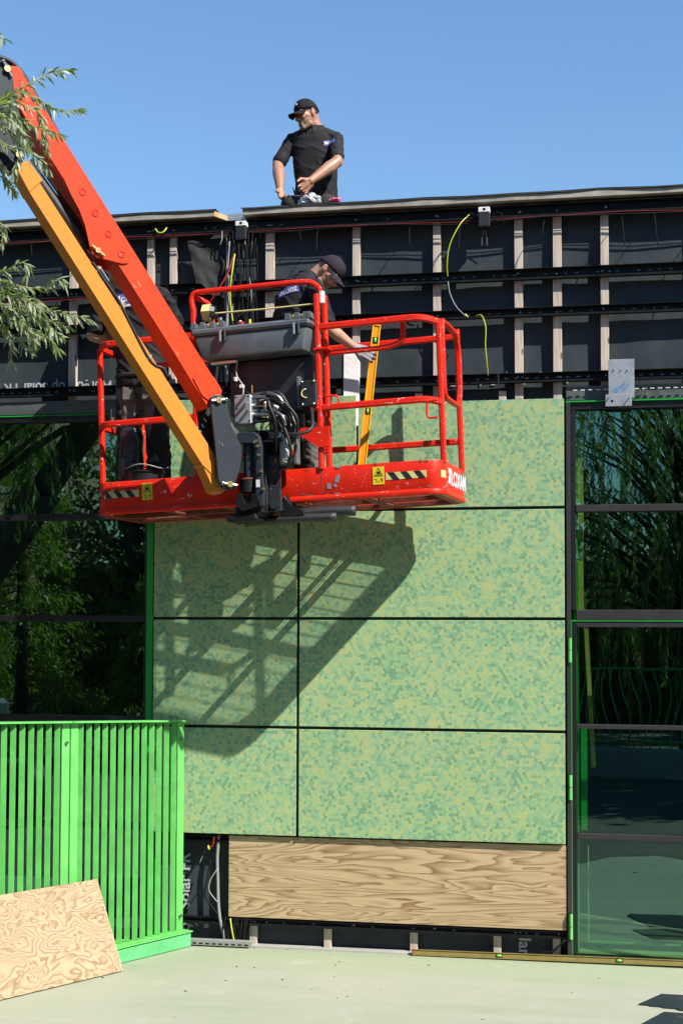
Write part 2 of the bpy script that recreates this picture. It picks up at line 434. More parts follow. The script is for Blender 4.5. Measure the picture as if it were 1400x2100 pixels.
plain('mortar_concrete', (.40, .39, .36), .8, var=.15, scale=3)
plain('litter', (.12, .09, .05), .9, var=.5, scale=40)

def leafmat(name, a, b, under, trans=.35):
    n = NT(name)
    oi = n.n('ShaderNodeNewGeometry')
    f = n.noise(n.obj(), 9, 2, .5)
    c = n.ramp(f, [(.3, a), (.7, b)])
    c = n.mix(oi.outputs['Backfacing'], c, (*under, 1))
    n.set(c, .42, 0, .5)
    n.b.inputs['Transmission Weight'].default_value = 0
    t = n.n('ShaderNodeBsdfTranslucent'); n.l(n.mix(.5, c, (.35, .5, .05, 1)), t.inputs[0])
    mx = n.n('ShaderNodeMixShader'); mx.inputs[0].default_value = trans
    out = n.t.nodes['Material Output']; n.l(n.b.outputs[0], mx.inputs[1]); n.l(t.outputs[0], mx.inputs[2]); n.l(mx.outputs[0], out.inputs[0])
leafmat('willow_leaf', (.085, .175, .030), (.165, .275, .070), (.38, .44, .28), .40)
leafmat('conifer_leaf', (.12, .18, .015), (.22, .27, .03), (.20, .25, .04), .5)

def brickmat():
    n = NT('brick_wall'); p = n.obj(); sp = n.n('ShaderNodeSeparateXYZ'); n.l(p, sp.inputs[0]); cb = n.n('ShaderNodeCombineXYZ')
    n.l(n.math('ADD', sp.outputs[0], sp.outputs[1]), cb.inputs[0]); n.l(sp.outputs[2], cb.inputs[1])
    b = n.n('ShaderNodeTexBrick'); n.l(cb.outputs[0], b.inputs['Vector']); b.inputs['Scale'].default_value = 4
    b.inputs['Color1'].default_value = (.30, .17, .11, 1); b.inputs['Color2'].default_value = (.38, .24, .16, 1); b.inputs['Mortar'].default_value = (.45, .42, .38, 1)
    n.set(b.outputs[0], .85, 0, .2)
brickmat()
# ------------------------------------------------------------------ ground
g = G(); g.add([(-120, -150, 0), (120, -150, 0), (120, 90, 0), (-120, 90, 0)], [(0, 1, 2, 3)])
gr = mk('ground', g, 'painted_asphalt'); tag(gr, kind='structure')
plain('brown_paving', (.13, .105, .085), .8, var=.3, scale=1.2, bump=.003, bscale=60)
g = G()
ed_ = [(x, -2.35 - 2.7 * math.exp(-((x - 2.4) / 1.3) ** 2)) for x in [-60, -30, -15, -8] + [-5 + .5 * i for i in range(31)] + [14, 30, 60]]  # brown yard mirrored in the door; edge pulled close to cut bounce light
g.add([(x, y, .004) for x, y in ed_] + [(x, -60, .004) for x, y in ed_], [(i, i + 1, len(ed_) + i + 1, len(ed_) + i) for i in range(len(ed_) - 1)])
tag(mk('paved_yard', g, 'brown_paving'), kind='structure')

# ------------------------------------------------------------------ the building
plain('flashing', (.085, .095, .10), .5, var=.2, scale=5, bump=.006, bscale=9)
B = empty('building', (0, 0, 0))
tag(B, 'flat roofed building stripped to black foil and wooden battens, half clad in green mosaic panels', 'building')

def sheet(x0, x1, z0, z1, y, nx, nz, amp, seed=0, freq=3.0):
    """slightly wrinkled vertical foil"""
    g = G(); vs = []
    for j in range(nz + 1):
        for i in range(nx + 1):
            x = x0 + (x1 - x0) * i / nx; z = z0 + (z1 - z0) * j / nz
            d = noise.noise(V((x * freq * .6, seed, z * freq))) + .5 * noise.noise(V((x * freq * 2.1 + z * 3, seed + 9, z * freq * 1.3)))
            vs.append((x, y + amp * d, z))
    fs = [(j * (nx + 1) + i, j * (nx + 1) + i + 1, (j + 1) * (nx + 1) + i + 1, (j + 1) * (nx + 1) + i) for j in range(nz) for i in range(nx)]
    return g.add(vs, fs)

g = G(); g.box((-8, .135, 4.06), (8, .45, 5.52)); g.box((-1.41, .135, 0), (1.69, .5, 4.06)); g.box((4.3, .135, 0), (8, .5, 4.06))
g.box((-8, .135, 0), (-6.2, .5, 4.06)); g.box((-8, 6, 0), (8, 6.3, 5.52)); g.box((-8.3, .135, 0), (-8, 6.3, 5.52)); g.box((8, .135, 0), (8.3, 6.3, 5.52))
mk('wall', g, 'interior_dark', B)
g = G(); g.box((-7.9, .5, .004), (7.9, 6, .02)); mk('interior_floor', g, 'interior_floor', B)
mk('foil', sheet(-8, 8, 4.06, 5.55, .10, 320, 34, .007, 1), 'membrane', B, smooth=True)
mk('foil', sheet(-1.40, 1.69, 0, 4.06, .10, 60, 70, .005, 5), 'membrane', B, smooth=True)

# roof deck, edge boards and felt
g = G(); g.box((-8.2, .12, 5.50), (8.2, 6.4, 5.56)); mk('roof_deck', g, 'roofing', B)
def edge(x0, x1, seed):
    g = G(); n = 60; lo = []; 
    for i in range(n):
        a, b = x0 + (x1 - x0) * i / n, x0 + (x1 - x0) * (i + 1) / n
        za = .004 * noise.noise(V((a * 2, seed, 0))); zb = .004 * noise.noise(V((b * 2, seed, 0)))
        g.add([(a, -.05, 5.545 + za), (b, -.05, 5.545 + zb), (b, -.05, 5.583 + zb), (a, -.05, 5.583 + za), (a, .25, 5.545), (b, .25, 5.545), (b, .25, 5.583), (a, .25, 5.583)],
              [(0, 1, 2, 3), (0, 4, 5, 1), (3, 2, 6, 7)] + ([(0, 3, 7, 4)] if i == 0 else []) + ([(1, 5, 6, 2)] if i == n - 1 else []))
    mk('roof_edge_board', g, 'roof_board', B)
    g = G(); n = 90
    top, bot = [], []
    for i in range(n + 1):
        x = x0 - .01 + (x1 - x0 + .02) * i / n
        k = noise.noise(V((x * 7, seed, 3))); k2 = noise.noise(V((x * 2.3, seed + 4, 1)))
        top.append((x, -.055 + .008 * k, 5.600 + .006 * k2 + .004 * k)); bot.append((x, -.058 + .01 * k2, 5.5845 + .004 * k))
    back = [(p[0], 1.2, 5.60) for p in top]
    m = n + 1
    g.add(top + bot + back, [(i, i + 1, m + i + 1, m + i) for i in range(n)] + [(i, 2 * m + i, 2 * m + i + 1, i + 1) for i in range(n)])
    mk('roofing_felt', g, 'roofing', B)
edge(-.735, 8.2, 1.0); edge(-8.2, -.955, 5.0)
g = G(); g.add([(-.955, -.05, 5.583), (-.955, -.05, 5.545), (-.875, .12, 5.545), (-.875, .12, 5.583), (-.955, .25, 5.545), (-.955, .25, 5.583)], [(0, 1, 2, 3), (0, 3, 5), (1, 4, 2), (2, 4, 5, 3)])
mk('splintered_board_end', g, 'cut_wood', B)
g = G(); g.box((-.90, .09, 5.53), (-.73, .115, 5.60), .004); mk('upstand_flashing', g, 'aluminium', B)

# battens (upper field and below the cladding)
def batten(x, z0, z1, wd=.060, skew=0.0):
    g = G(); g.box((-wd / 2, -.022, 0), (wd / 2, .022, z1 - z0), .003)
    o = mk('batten', g, 'batten_wood', B); o.location = (x, .066, z0); o.rotation_euler = (0, skew, 0)
    return o
for x, z0, wd in [(-5.9, 4.16, .06), (-5.1, 4.15, .06), (-4.4, 4.15, .06), (-3.55, 4.16, .06), (-2.85, 4.15, .06), (-2.13, 4.15, .062), (-1.495, 4.06, .055), (-1.313, 4.06, .056), (-.54, 4.06, .068), (.131, 4.07, .058),
                  (.746, 4.06, .058), (1.355, 4.08, .062), (1.637, 4.04, .064), (1.979, 4.14, .060), (2.66, 4.14, .06), (3.3, 4.14, .06), (3.95, 4.14, .06), (4.6, 4.0, .06), (5.2, 4.0, .06)]:
    batten(x, z0, 5.53, wd, random.uniform(-.002, .002))
for x in (.61, 1.233): batten(x, 3.95, 4.148, .056)
for x in (-.64, -.07, .576, 1.189, 1.616): batten(x, .0, .84, .056)

# black perforated rails
def rail(z, x0, x1, h=.078, slots=.5, front=-.005):
    g = G(); g.add([], [])
    # Z profile: upper flange, web, lower lip
    prof = [(.046, h / 2), (front, h / 2), (front, h / 2 - .004), (front + .030, h / 2 - .006), (front + .030, -h / 2 + .018), (front, -h / 2 + .014), (front, -h / 2), (.046, -h / 2)]
    n = len(prof); vs = [(x0, y, z + q) for y, q in prof] + [(x1, y, z + q) for y, q in prof]
    g.add(vs, [(i, (i + 1) % n, (i + 1) % n + n, i + n) for i in range(n)] + [tuple(range(n)), tuple(range(2 * n - 1, n - 1, -1))])
    r = mk('rail', g, 'black_rail', B)
    s = G(); x = x0 + .04
    while x < x1 - .05:
        if random.random() < slots: s.box((x, front + .0285, z - .005), (x + random.uniform(.018, .03), front + .0295, z + .004))
        x += .075
    if s.v: tag(mk('slots', s, 'control_grey' if z > 4.5 else 'primer_grey', r), kind='stuff')  # flat plates painted pale for the highlights at the slots
    s = G()
    for bx in (-2.85, -2.13, -1.495, -1.313, -.54, .131, .746, 1.355, 1.637, 1.979, 2.66):
        if x0 < bx < x1:
            for k in range(random.choice((1, 1, 2))):
                s.ball((bx + random.uniform(-.015, .015) + .02 * k, front + .028, z + random.uniform(-.006, .012)), (.008, .006, .008), seg=8)
    if s.v: tag(mk('screws', s, 'steel', r, smooth=True), kind='stuff')
    return r
rail(5.475, -8, 8, .085, .12)
rail(5.005, -8, -1.36, .078, .5); rail(5.005, -1.35, 8, .082, .7)
rail(4.722, -8, -.80, .07, .4); rail(4.722, -.79, 8, .066, .7)
rail(4.235, -8, 1.2, .072, .8); rail(4.235, 1.21, 8, .072, .9)
rail(.185, -1.2, 1.69, .05, .3)
rail(.80, -1.2, -.80, .05, .3)
# red and black feed cables along the top rail
def cable(pts, r, mat, n=5, parent=B, name='cable'):
    return mk(name, G().tube(smoothpath(pts, n), r, 6), mat, parent, smooth=True)
pts = [(x, -.012 + .01 * noise.noise(V((x * 2, 0, 3))), 5.432 + .012 * noise.noise(V((x * 1.7, 4, 0))) - .012 * abs(math.sin(x * 1.6))) for x in [i * .25 - 8 for i in range(65)]]
cable(pts, .0026, 'cable_red', 2)
cable([(p[0], p[1] - .008, p[2] - .014 + .008 * math.sin(p[0] * 5)) for p in pts], .006, 'cable_black', 2)
cable([(x, -.012, 4.955 + .01 * math.sin(x * 3)) for x in [i * .2 - 3.2 for i in range(10)]], .003, 'cable_red', 3)
# loose strings that stick out of the foil
for x, z, dz in [(-2.86, 5.42, .22), (-2.45, 5.41, .12), (-1.95, 5.42, .25), (-.15, 5.41, .20), (.55, 5.40, .19), (.93, 5.40, .24), (1.55, 5.40, .14), (2.10, 5.41, .26), (2.33, 5.42, .28), (-.30, 5.42, .12), (2.75, 5.42, .3), (2.28, 4.20, .16), (2.22, 4.19, .1), (.82, 4.2, .1)]:
    a = random.uniform(-.03, .05)
    cable([(x, .02, z), (x + a * .3, -.03 - dz * .25, z - dz * .25), (x + a, -.05 - dz * .32, z - dz)], .0032, 'cable_black')
# torn flap of foil
g = G(); n = 12; vs = []
for j in range(n + 1):
    for i in range(n + 1):
        u_, v_ = i / n, j / n
        x = -1.19 + .34 * u_ + .10 * v_ - .16 * u_ * v_; z = 5.38 - .36 * v_ - .10 * u_ + .02 * math.sin(7 * u_)
        vs.append((x, .02 - .09 * v_ * (1 - u_ * .4) + .025 * noise.noise(V((u_ * 4, v_ * 4, 2))), z))
g.add(vs, [(j * (n + 1) + i, j * (n + 1) + i + 1, (j + 1) * (n + 1) + i + 1, (j + 1) * (n + 1) + i) for j in range(n) for i in range(n)])
mk('torn_foil_flap', g, 'roofing', B, smooth=True)
# cable bundle dropping down the wall
random.seed(3)
for k in range(15):
    x = -.86 + .017 * k + random.uniform(-.006, .006); y = -.03 + random.uniform(-.03, .03)
    z1 = 5.42 - random.uniform(0, .12); z0 = 4.05
    pts = [(x + random.uniform(-.01, .01), y, z1), (x + random.uniform(-.02, .02), y - .02, z1 - .25)]
    z = z1 - .45
    while z > z0:
        pts.append((x + random.uniform(-.013, .013), y + random.uniform(-.01, .01), z)); z -= .22
    cable(pts, random.choice((.004, .005, .0065)), random.choice(('cable_black', 'cable_black', 'cable_black', 'conduit_grey')))
for k in range(9):
    x = -.90 + .03 * k; cable([(x, -.03, 5.43), (x + .004, -.05, 5.36), (x + random.uniform(-.02, .02), -.05, 5.43 - random.uniform(.1, .2))], .0042, 'conduit_grey' if k % 3 == 0 else 'cable_black')
cable([(-.86, -.05, 4.62), (-.845, -.05, 4.80), (-.85, -.05, 5.0), (-.842, -.045, 5.08)], .014, 'conduit_grey', name='conduit')
cable([(-.80, -.06, 5.22), (-.83, -.09, 5.10), (-.89, -.11, 4.98), (-.945, -.11, 4.90), (-1.0, -.09, 4.82)], .007, 'cable_red')
cable([(-.79, -.06, 5.24), (-.80, -.085, 5.12), (-.815, -.085, 5.0), (-.82, -.07, 4.88), (-.80, -.06, 4.70)], .0058, 'cable_yellow')
cable([(-.72, -.06, 5.1), (-.74, -.08, 5.0), (-.70, -.09, 4.92), (-.67, -.08, 4.86)], .004, 'cable_black')
cable([(-.70, -.07, 4.80), (-.80, -.10, 4.70), (-.90, -.10, 4.62)], .006, 'cable_black')
random.seed(11)
def junction(x, z):
    g = G(); g.box((x - .042, -.075, z - .06), (x + .042, -.01, z + .045), .005); j = mk('junction_box', g, 'black_plastic', B)
    g = G(); g.box((x - .042, -.078, z + .047), (x + .042, -.006, z + .085), .003); mk('label_plate', g, 'white_label', j)
    g = G(); g.box((x - .006, -.0805, z + .06), (x + .012, -.0785, z + .076)); mk('lock_slot', g, 'cable_black', j)
    for s in (-1, 1):
        q = [(x + s * .01, -.05, z - .06), (x + s * .012, -.06, z - .11), (x + s * .016, -.055, z - .15)]
        mk('lead', G().tube(smoothpath(q, 4), .004, 6), 'cable_black', j, smooth=True)
        mk('plug', G().cyl((x + s * .017, -.055, z - .14), (x + s * .019, -.053, z - .20), .009, 8), 'black_rubber', j)
    for s in (-1, 1):
        q = [(x + s * .042, -.04, z + .01), (x + s * .09, -.05, z + .045), (x + s * .13, -.05, z + .03), (x + s * .15, -.03, z - .05)]
        mk('lead', G().tube(smoothpath(q, 4), .003, 6), 'cable_black', j, smooth=True)
junction(1.108, 5.415); junction(-.742, 5.405)
# earth wires
cable([(.995, -.03, 5.46), (.93, -.09, 5.37), (.86, -.11, 5.22), (.838, -.10, 5.08), (.840, -.07, 4.99)], .0038, 'cable_yellow')
cable([(.840, -.05, 4.96), (.855, -.06, 4.87), (.90, -.07, 4.77), (.955, -.06, 4.71), (.975, -.03, 4.70)], .0034, 'filter_grey')
cable([(.965, -.035, 4.715), (.985, -.02, 4.695)], .006, 'cable_yellow')
cable([(1.045, -.03, 4.70), (1.09, -.08, 4.69), (1.122, -.10, 4.60), (1.12, -.10, 4.47), (1.128, -.09, 4.36), (1.135, -.04, 4.25)], .0038, 'cable_yellow')
cable([(-1.443, -.01, 5.485), (-1.41, -.035, 5.445), (-1.37, -.035, 5.445), (-1.345, -.01, 5.49)], .006, 'cable_yellow')

# flashing strips over the glazing
for x0, x1, s in ((-8, -1.46, 2.0), (1.70, 4.3, 8.0)):
    g = sheet(x0, x1, 4.062, 4.165, .03, 120, 8, .012, s, 5.0); mk('flashing_strip', g, 'flashing', B, smooth=True)
    d = G(); x = x0 + .05
    while x < x1 - .05:
        d.box((x, -.0, 4.128), (x + .03, .008, 4.134)); x += .055
    if x0 > 0: tag(mk('dash_marks', d, 'white_label', B), kind='stuff')
g = G(); x = .2
while x < 1.6: g.box((x, .084, 4.085), (x + .03, .088, 4.091)); x += .055
tag(mk('dash_marks', g, 'white_label', B), kind='stuff')
# printed name on the foil (upside down, and running up and down at the foot)
for ox, oz in ((-1.815, 4.322), (1.72, 4.276), (-3.45, 4.32)):
    M = Matrix.Translation((ox, .088, oz)) @ Matrix.Rotation(math.pi, 4, 'Y') @ Matrix.Rotation(math.pi / 2, 4, 'X')
    mk('lettering', text_geom('Morgo Top Solar FR', .108, M, 0, .0022), 'print_white', B)
M = Matrix.Translation((-1.150, .09, .0)) @ Matrix.Rotation(-math.pi / 2, 4, 'Y') @ Matrix.Rotation(math.pi / 2, 4, 'X')
mk('lettering', text_geom('Top Solar FR', .125, M, 0, .0024), 'print_white', B)
M = Matrix.Translation((1.345, .09, .265)) @ Matrix.Rotation(math.pi / 2, 4, 'Y') @ Matrix.Rotation(math.pi / 2, 4, 'X')
mk('lettering', text_geom('Solar', .125, M, 0, .0024), 'print_white', B)

# green mosaic cladding panels
def panel(x0, x1, z0, z1, front=-.045, th=.024):
    g = G(); g.box((x0, front, z0), (x1, front + th, z1), .0025); mk('cladding_panel', g, 'mosaic_print', B)
rows = [(.842, 1.634), (1.656, 2.449), (2.471, 3.259)]
for z0, z1 in rows: panel(-1.413, -.297, z0, z1); panel(-.275, 1.684, z0, z1)
panel(.166, 1.684, 3.281, 4.066); panel(-1.40, .152, 3.275, 4.128, -.062)
g = G(); g.box((-1.40, -.018, .87), (1.68, -.008, 4.0)); mk('panel_backing', g, 'frame_black', B)
g = G(); g.box((.052, -.02, 3.9), (.172, -.045, 4.475), .004); mk('insulation_strip', g, 'foil_white', B)
g = G(); g.box((-.817, -.012, .222), (1.688, .006, .828), .002)
ply = mk('plywood_board', g, 'plywood_wall', B); tag(ply, 'plywood board covering the foot of the wall below the green panels')
g = G()
for x, z in ((.62, .53), (-.25, .82), (-.6, .76), (1.3, .3)): g.ball((x, -.0125, z), (.006, .003, .006), seg=6)
tag(mk('screws', g, 'steel', ply), kind='stuff')

# service niche at the foot of the wall
cable([(-.90, .02, .84), (-.91, -.0, .66), (-.905, 0, .5), (-.90, 0, .34), (-.885, 0, .2), (-.84, 0, .02)], .0125, 'conduit_grey', name='conduit')
cable([(-.90, -.02, .58), (-.95, -.03, .50), (-.965, -.03, .42), (-.93, -.02, .36), (-.90, -.02, .33)], .0045, 'filter_grey')
cable([(-.96, -.01, .64), (-.98, -.02, .5), (-1.0, -.02, .38), (-.95, -.02, .30), (-.9, -.02, .24)], .007, 'cable_black')
cable([(-.93, -.02, .82), (-.935, -.03, .76), (-.955, -.03, .735), (-.97, -.02, .74)], .006, 'cable_red')
cable([(-.975, -.03, .735), (-1.02, -.06, .66), (-1.13, -.08, .50)], .004, 'cable_black')
cable([(-1.0, -.04, .7), (-1.03, -.06, .62)], .003, 'conduit_grey')
cable([(-.975, -.02, .745), (-.968, -.035, .73), (-.965, -.02, .72)], .008, 'cable_yellow')
for k in range(12):
    x = -.86 + k * .018; cable([(x + .02, .0, .22), (x + random.uniform(-.02, .03), -.02, .12), (x + random.uniform(-.02, .02), -.01, .0)], .0048, 'cable_black')
cable([(-.80, -.02, .21), (-.785, -.03, .13), (-.765, -.02, .02)], .006, 'cable_yellow')
g = G(); g.box((-1.15, -.06, .035), (-.625, -.02, .055), .002); g.box((-1.15, -.06, .012), (-.625, -.057, .036)); st = mk('strut_channel', g, 'filter_grey', B)
s = G(); x = -1.13
while x < -.66: s.box((x, -.0615, .020), (x + .03, -.0603, .030)); x += .05
tag(mk('slots', s, 'cable_black', st), kind='stuff')
g = G(); g.box((-1.2, -.02, .0), (1.7, .09, .012)); mk('sill_strip', g, 'mortar_concrete', B)
cable([(1.50, .0, .05), (1.60, -.02, .08), (1.68, -.02, .16)], .009, 'cable_black')

# green post beside the dark window
g = G(); g.box((-1.478, -.03, .0), (-1.424, .12, 4.03), .004); mk('green_post', g, 'frame_green', B)

def pane(x0, x1, z0, z1, y, parent):
    g = G(); g.box((x0, y, z0), (x1, y + .008, z1)); return mk('pane', g, 'window_glass', parent)
# left glazing
W = empty('window'); W.parent = B
zs = [.05, .86, 1.68, 2.458, 3.252, 4.02]
xs = [-1.49, -3.4, -5.0, -6.2]
g = G(); g.box((-6.25, .04, 4.005), (-1.48, .16, 4.05), .004); mk('frame_head', g, 'frame_black', W)
g = G(); g.box((-6.25, .03, 4.048), (-1.48, .05, 4.056)); mk('green_trim', g, 'frame_green', W)
for x in xs:
    g = G(); g.box((x - .03, .045, .0), (x + .03, .155, 4.004), .004); mk('mullion', g, 'frame_black', W)
for i in range(3):
    for j, z in enumerate(zs[:-1]):
        g = G(); g.box((xs[i + 1] + .03, .05, z - .024), (xs[i] - .03, .15, z + .024), .003); mk('transom', g, 'frame_black', W)
        pane(xs[i + 1] + .03, xs[i] - .03, z + .024, zs[j + 1] - .024 if j < 4 else 4.005, .095, W)
# right glazing with the door below
W = empty('window'); W.parent = B
g = G(); g.box((1.697, -.02, .0), (1.728, .12, 4.04), .003); mk('outer_frame', g, 'frame_dark', W)
g = G(); g.box((1.697, -.018, 4.0405), (4.3, .12, 4.05)); mk('green_trim', g, 'frame_green', W)
g = G(); g.box((1.7285, 0, 3.99), (4.3, .12, 4.04), .003); mk('frame_head', g, 'frame_black', W)
g = G(); g.box((1.7285, .0, 2.53), (1.765, .11, 3.989), .003); mk('inner_frame', g, 'frame_black', W)
for z, h in ((3.265, .025), (2.49, .037)):
    g = G(); g.box((1.766, -.008, z - h), (4.3, .11, z + h), .004); mk('transom', g, 'frame_dark', W)
g = G(); g.box((1.7285, -.004, 2.443), (4.3, .09, 2.4525)); mk('green_trim', g, 'frame_green', W)
for x in (2.64, 3.5):
    g = G(); g.box((x - .03, .002, 2.53), (x + .03, .105, 3.988), .003); mk('mullion', g, 'frame_black', W)
px_ = [1.766, 2.61, 2.67, 3.47, 3.53, 4.3]
for i in range(0, 6, 2):
    pane(px_[i], px_[i + 1], 3.29, 3.99, .055, W); pane(px_[i], px_[i + 1], 2.527, 3.24, .055, W)
for d0, d1 in ((1.735, 2.60), (2.615, 3.48), (3.495, 4.30)):
    D = empty('door'); D.parent = B
    for x0, x1 in ((d0, d0 + .032), (d1 - .065, d1)):
        g = G(); g.box((x0, .0, .012), (x1, .07, 2.44), .003); mk('stile', g, 'frame_black', D)
    for z0, z1 in ((2.402, 2.44), (1.668, 1.70), (.876, .918), (.012, .046)):
        g = G(); g.box((d0 + .033, .002, z0), (d1 - .066, .068, z1), .003); mk('cross_rail', g, 'frame_dark' if z0 > .5 else 'frame_black', D)
    for z0, z1 in ((1.70, 2.402), (.918, 1.668), (.046, .876)): pane(d0 + .033, d1 - .066, z0, z1, .03, D)
    if d0 < 2:
        g = G(); g.box((1.7295, -.012, .01), (1.7345, .0, 2.44)); mk('green_trim', g, 'frame_green', D)
        for z in (2.235, 1.248, .256):
            for k in (0, 1):
                g = G(); g.cyl((1.722, -.035, z - .088 + k * .09), (1.722, -.035, z - .003 + k * .091), .0125, 12); mk('hinge', g, 'fence_green', D, auto=40)
            g = G(); g.box((1.708, -.036, z - .10), (1.720, -.020, z + .10), .002); mk('hinge_leaf', g, 'frame_black', D)
# things seen through the right glazing
g = G(); g.box((1.765, .10, .05), (1.777, .30, 4.0)); mk('inner_green_jamb', g, 'frame_green', B)
g = G(); g.box((1.778, .18, 2.5), (1.815, .34, 4.0)); mk('inner_wood_post', g, 'interior_wood', B)
g = G(); g.box((1.79, .30, .9), (1.835, .42, 1.66)); mk('inner_green_jamb', g, 'frame_green', B)
g = G(); g.prism([(1.80, 2.66), (1.83, 2.66), (1.90, 1.35), (1.865, 1.35)], lambda x, z, o: (x, o, z), .45, .47); mk('inner_lath', g, 'interior_wood', B)
g = G(); g.box((1.70, .5, .02), (1.74, 3.5, 2.6)); mk('inner_partition', g, 'frame_green', B)
g = G(); g.box((1.838, .22, .10), (1.846, .232, .80)); g.box((1.847, .22, .10), (2.50, .232, .108)); mk('inner_green_trim', g, 'fence_green', B)
# protective plate hung over the window head
g = G(); g.box((2.004, -.075, 4.055), (2.187, -.068, 4.335), .002); pl = mk('bracket_plate', g, 'aluminium', B)
g = G(); g.box((1.982, -.09, 3.992), (2.168, -.0765, 4.078), .002); mk('clip', g, 'aluminium', pl)
g = G(); g.cyl((2.03, -.0925, 4.03), (2.03, -.089, 4.03), .009, 12)
for x, z in ((2.04, 4.255), (2.09, 4.252), (2.135, 4.25)): g.cyl((x, -.077, z), (x, -.0745, z), .005, 8); g.tube([(x, -.078, z), (x - .012, -.0762, z - .018)], .002, 5)
g.tube([(1.985, -.0915, 4.025), (2.01, -.0915, 4.055)], .003, 5); g.tube([(2.11, -.0915, 4.0), (2.15, -.0915, 4.05)], .003, 5)
mk('bolt_holes', g, 'cable_black', pl)
M = Matrix.Translation((2.085, -.0757, 4.115)) @ Matrix.Rotation(-R(42), 4, 'Y') @ Matrix.Rotation(math.pi / 2, 4, 'X')
gg = text_geom('low', .04, M, 0, .001); gg.box((-.04, -.004, 0), (-.008, .03, .0004), M=M)
for k in range(2): gg.box((0, -.014 - .012 * k, 0), (.075, -.008 - .012 * k, .0004), M=M)
mk('blue_print', gg, 'print_blue', pl)

# ------------------------------------------------------------------ fence
FA = V((-1.129, -.062, 0)); Fd = V((-.459, -.888, 0)).normalized(); Fn = V((.888, -.459, 0)).normalized()
def FP(s, z, o=0.0): return FA + Fd * s + Fn * o + V((0, 0, z))
def FB(g, s0, s1, z0, z1, o0, o1, bev=.003, mi=0):
    M = frame(FA, Fd, Fn, (0, 0, 1)); return g.box((s0, o0, z0), (s1, o1, z1), bev, M, mi)
F = empty('fence', (-1.129, -.062, 0)); OFF = Matrix.Translation((1.129, .062, 0))
tag(F, 'bright green metal slat fence standing in front of the dark window', 'fence')
def fmk(name, g, mat, **k):
    for v in g.v: v -= FA
    return mk(name, g, mat, F, **k)
def ftop(s): return 1.685 + .040 * s
def slat(s, rot=R(57), wd=.0395, th=.005):
    z0, z1 = .135, ftop(s) - .012; rot += random.uniform(-.02, .02)
    c = FA + Fd * s
    a = (-Fd * math.cos(rot) + Fn * math.sin(rot)); b = a.cross(V((0, 0, 1))).normalized()
    M = frame((c.x, c.y, 0), a, b, (0, 0, 1)); g = G(); g.box((-wd / 2, -th / 2, z0), (wd / 2, th / 2, z1), .001, M)
    fmk('slat', g, 'fence_green')
PANELS = [(.075, 1.13), (1.20, 2.25)]
for s0, s1 in PANELS:
    for e in (s0, s1 - .01):
        g = G(); FB(g, e - .035, e + .035, .12, ftop(e) - .005, -.012, .004); fmk('post', g, 'fence_green')
        for z in ((.24, ftop(e) - .14) if e == s0 else ()):
            g = G(); g.cyl(FP(e + .002, z, .004), FP(e + .002, z, .018), .013, 10); g.cyl(FP(e + .002, z, .018), FP(e + .002, z, .03), .007, 8); fmk('bolt', g, 'steel', auto=40)
    n = int((s1 - s0 - .09) / .0705)
    for i in range(n): slat(s0 + .075 + i * (s1 - s0 - .14) / (n - 1))
    # cap and lower flat
    g = G(); M = frame(FA, Fd, Fn, (0, 0, 1)); sl = .040
    vs = []
    for s in (s0 - .036, s1 + .045):
        for o in (-.035, .045):
            for z in (0, .012): vs.append(FP(s, ftop(s) + z - .006, o))
    g.add(vs, [(0, 1, 3, 2), (4, 6, 7, 5), (0, 4, 5, 1), (2, 3, 7, 6), (1, 5, 7, 3), (0, 2, 6, 4)]); fmk('cap_rail', g, 'fence_green')
    g = G(); FB(g, s0 - .04, s1 + .045, .122, .134, -.03, .05); fmk('bottom_rail', g, 'fence_green')
g = G(); FB(g, -.005, 2.32, .0, .11, -.05, .052, .01); fmk('plinth', g, 'fence_base_green')
g = G(); FB(g, -.01, 2.33, .1105, .1215, -.06, .064, .004); fmk('plinth_cap', g, 'fence_green')

# ------------------------------------------------------------------ loose boards, levels, sheets, litter
a, b = V((-1.334, -.913, 0)), V((-1.833, -1.809, 0)); c, d = V((-1.528, -.92, .619)), V((-1.91, -1.66, .646))
e1 = (b - a).normalized(); upv = (c - a); upv = (upv - e1 * upv.dot(e1)).normalized()
top_h = (c - a).length; nrm = e1.cross(upv); nrm = nrm if nrm.y < 0 else -nrm
g = G(); M = Matrix(((e1.x, upv.x, nrm.x), (e1.y, upv.y, nrm.y), (e1.z, upv.z, nrm.z))).to_4x4(); M.translation = a
k = (c - a).dot(e1)
g.prism([(0, .004), (1.9, .004), (1.9 + k, .656), (k, .650)], lambda x, y, o: V((x, y, o)), 0, .018)
pb = mk('plywood_sheet', g, 'plywood_lean'); pb.matrix_world = M
tag(pb, 'loose plywood sheet leaning against the green slat fence', 'plywood')

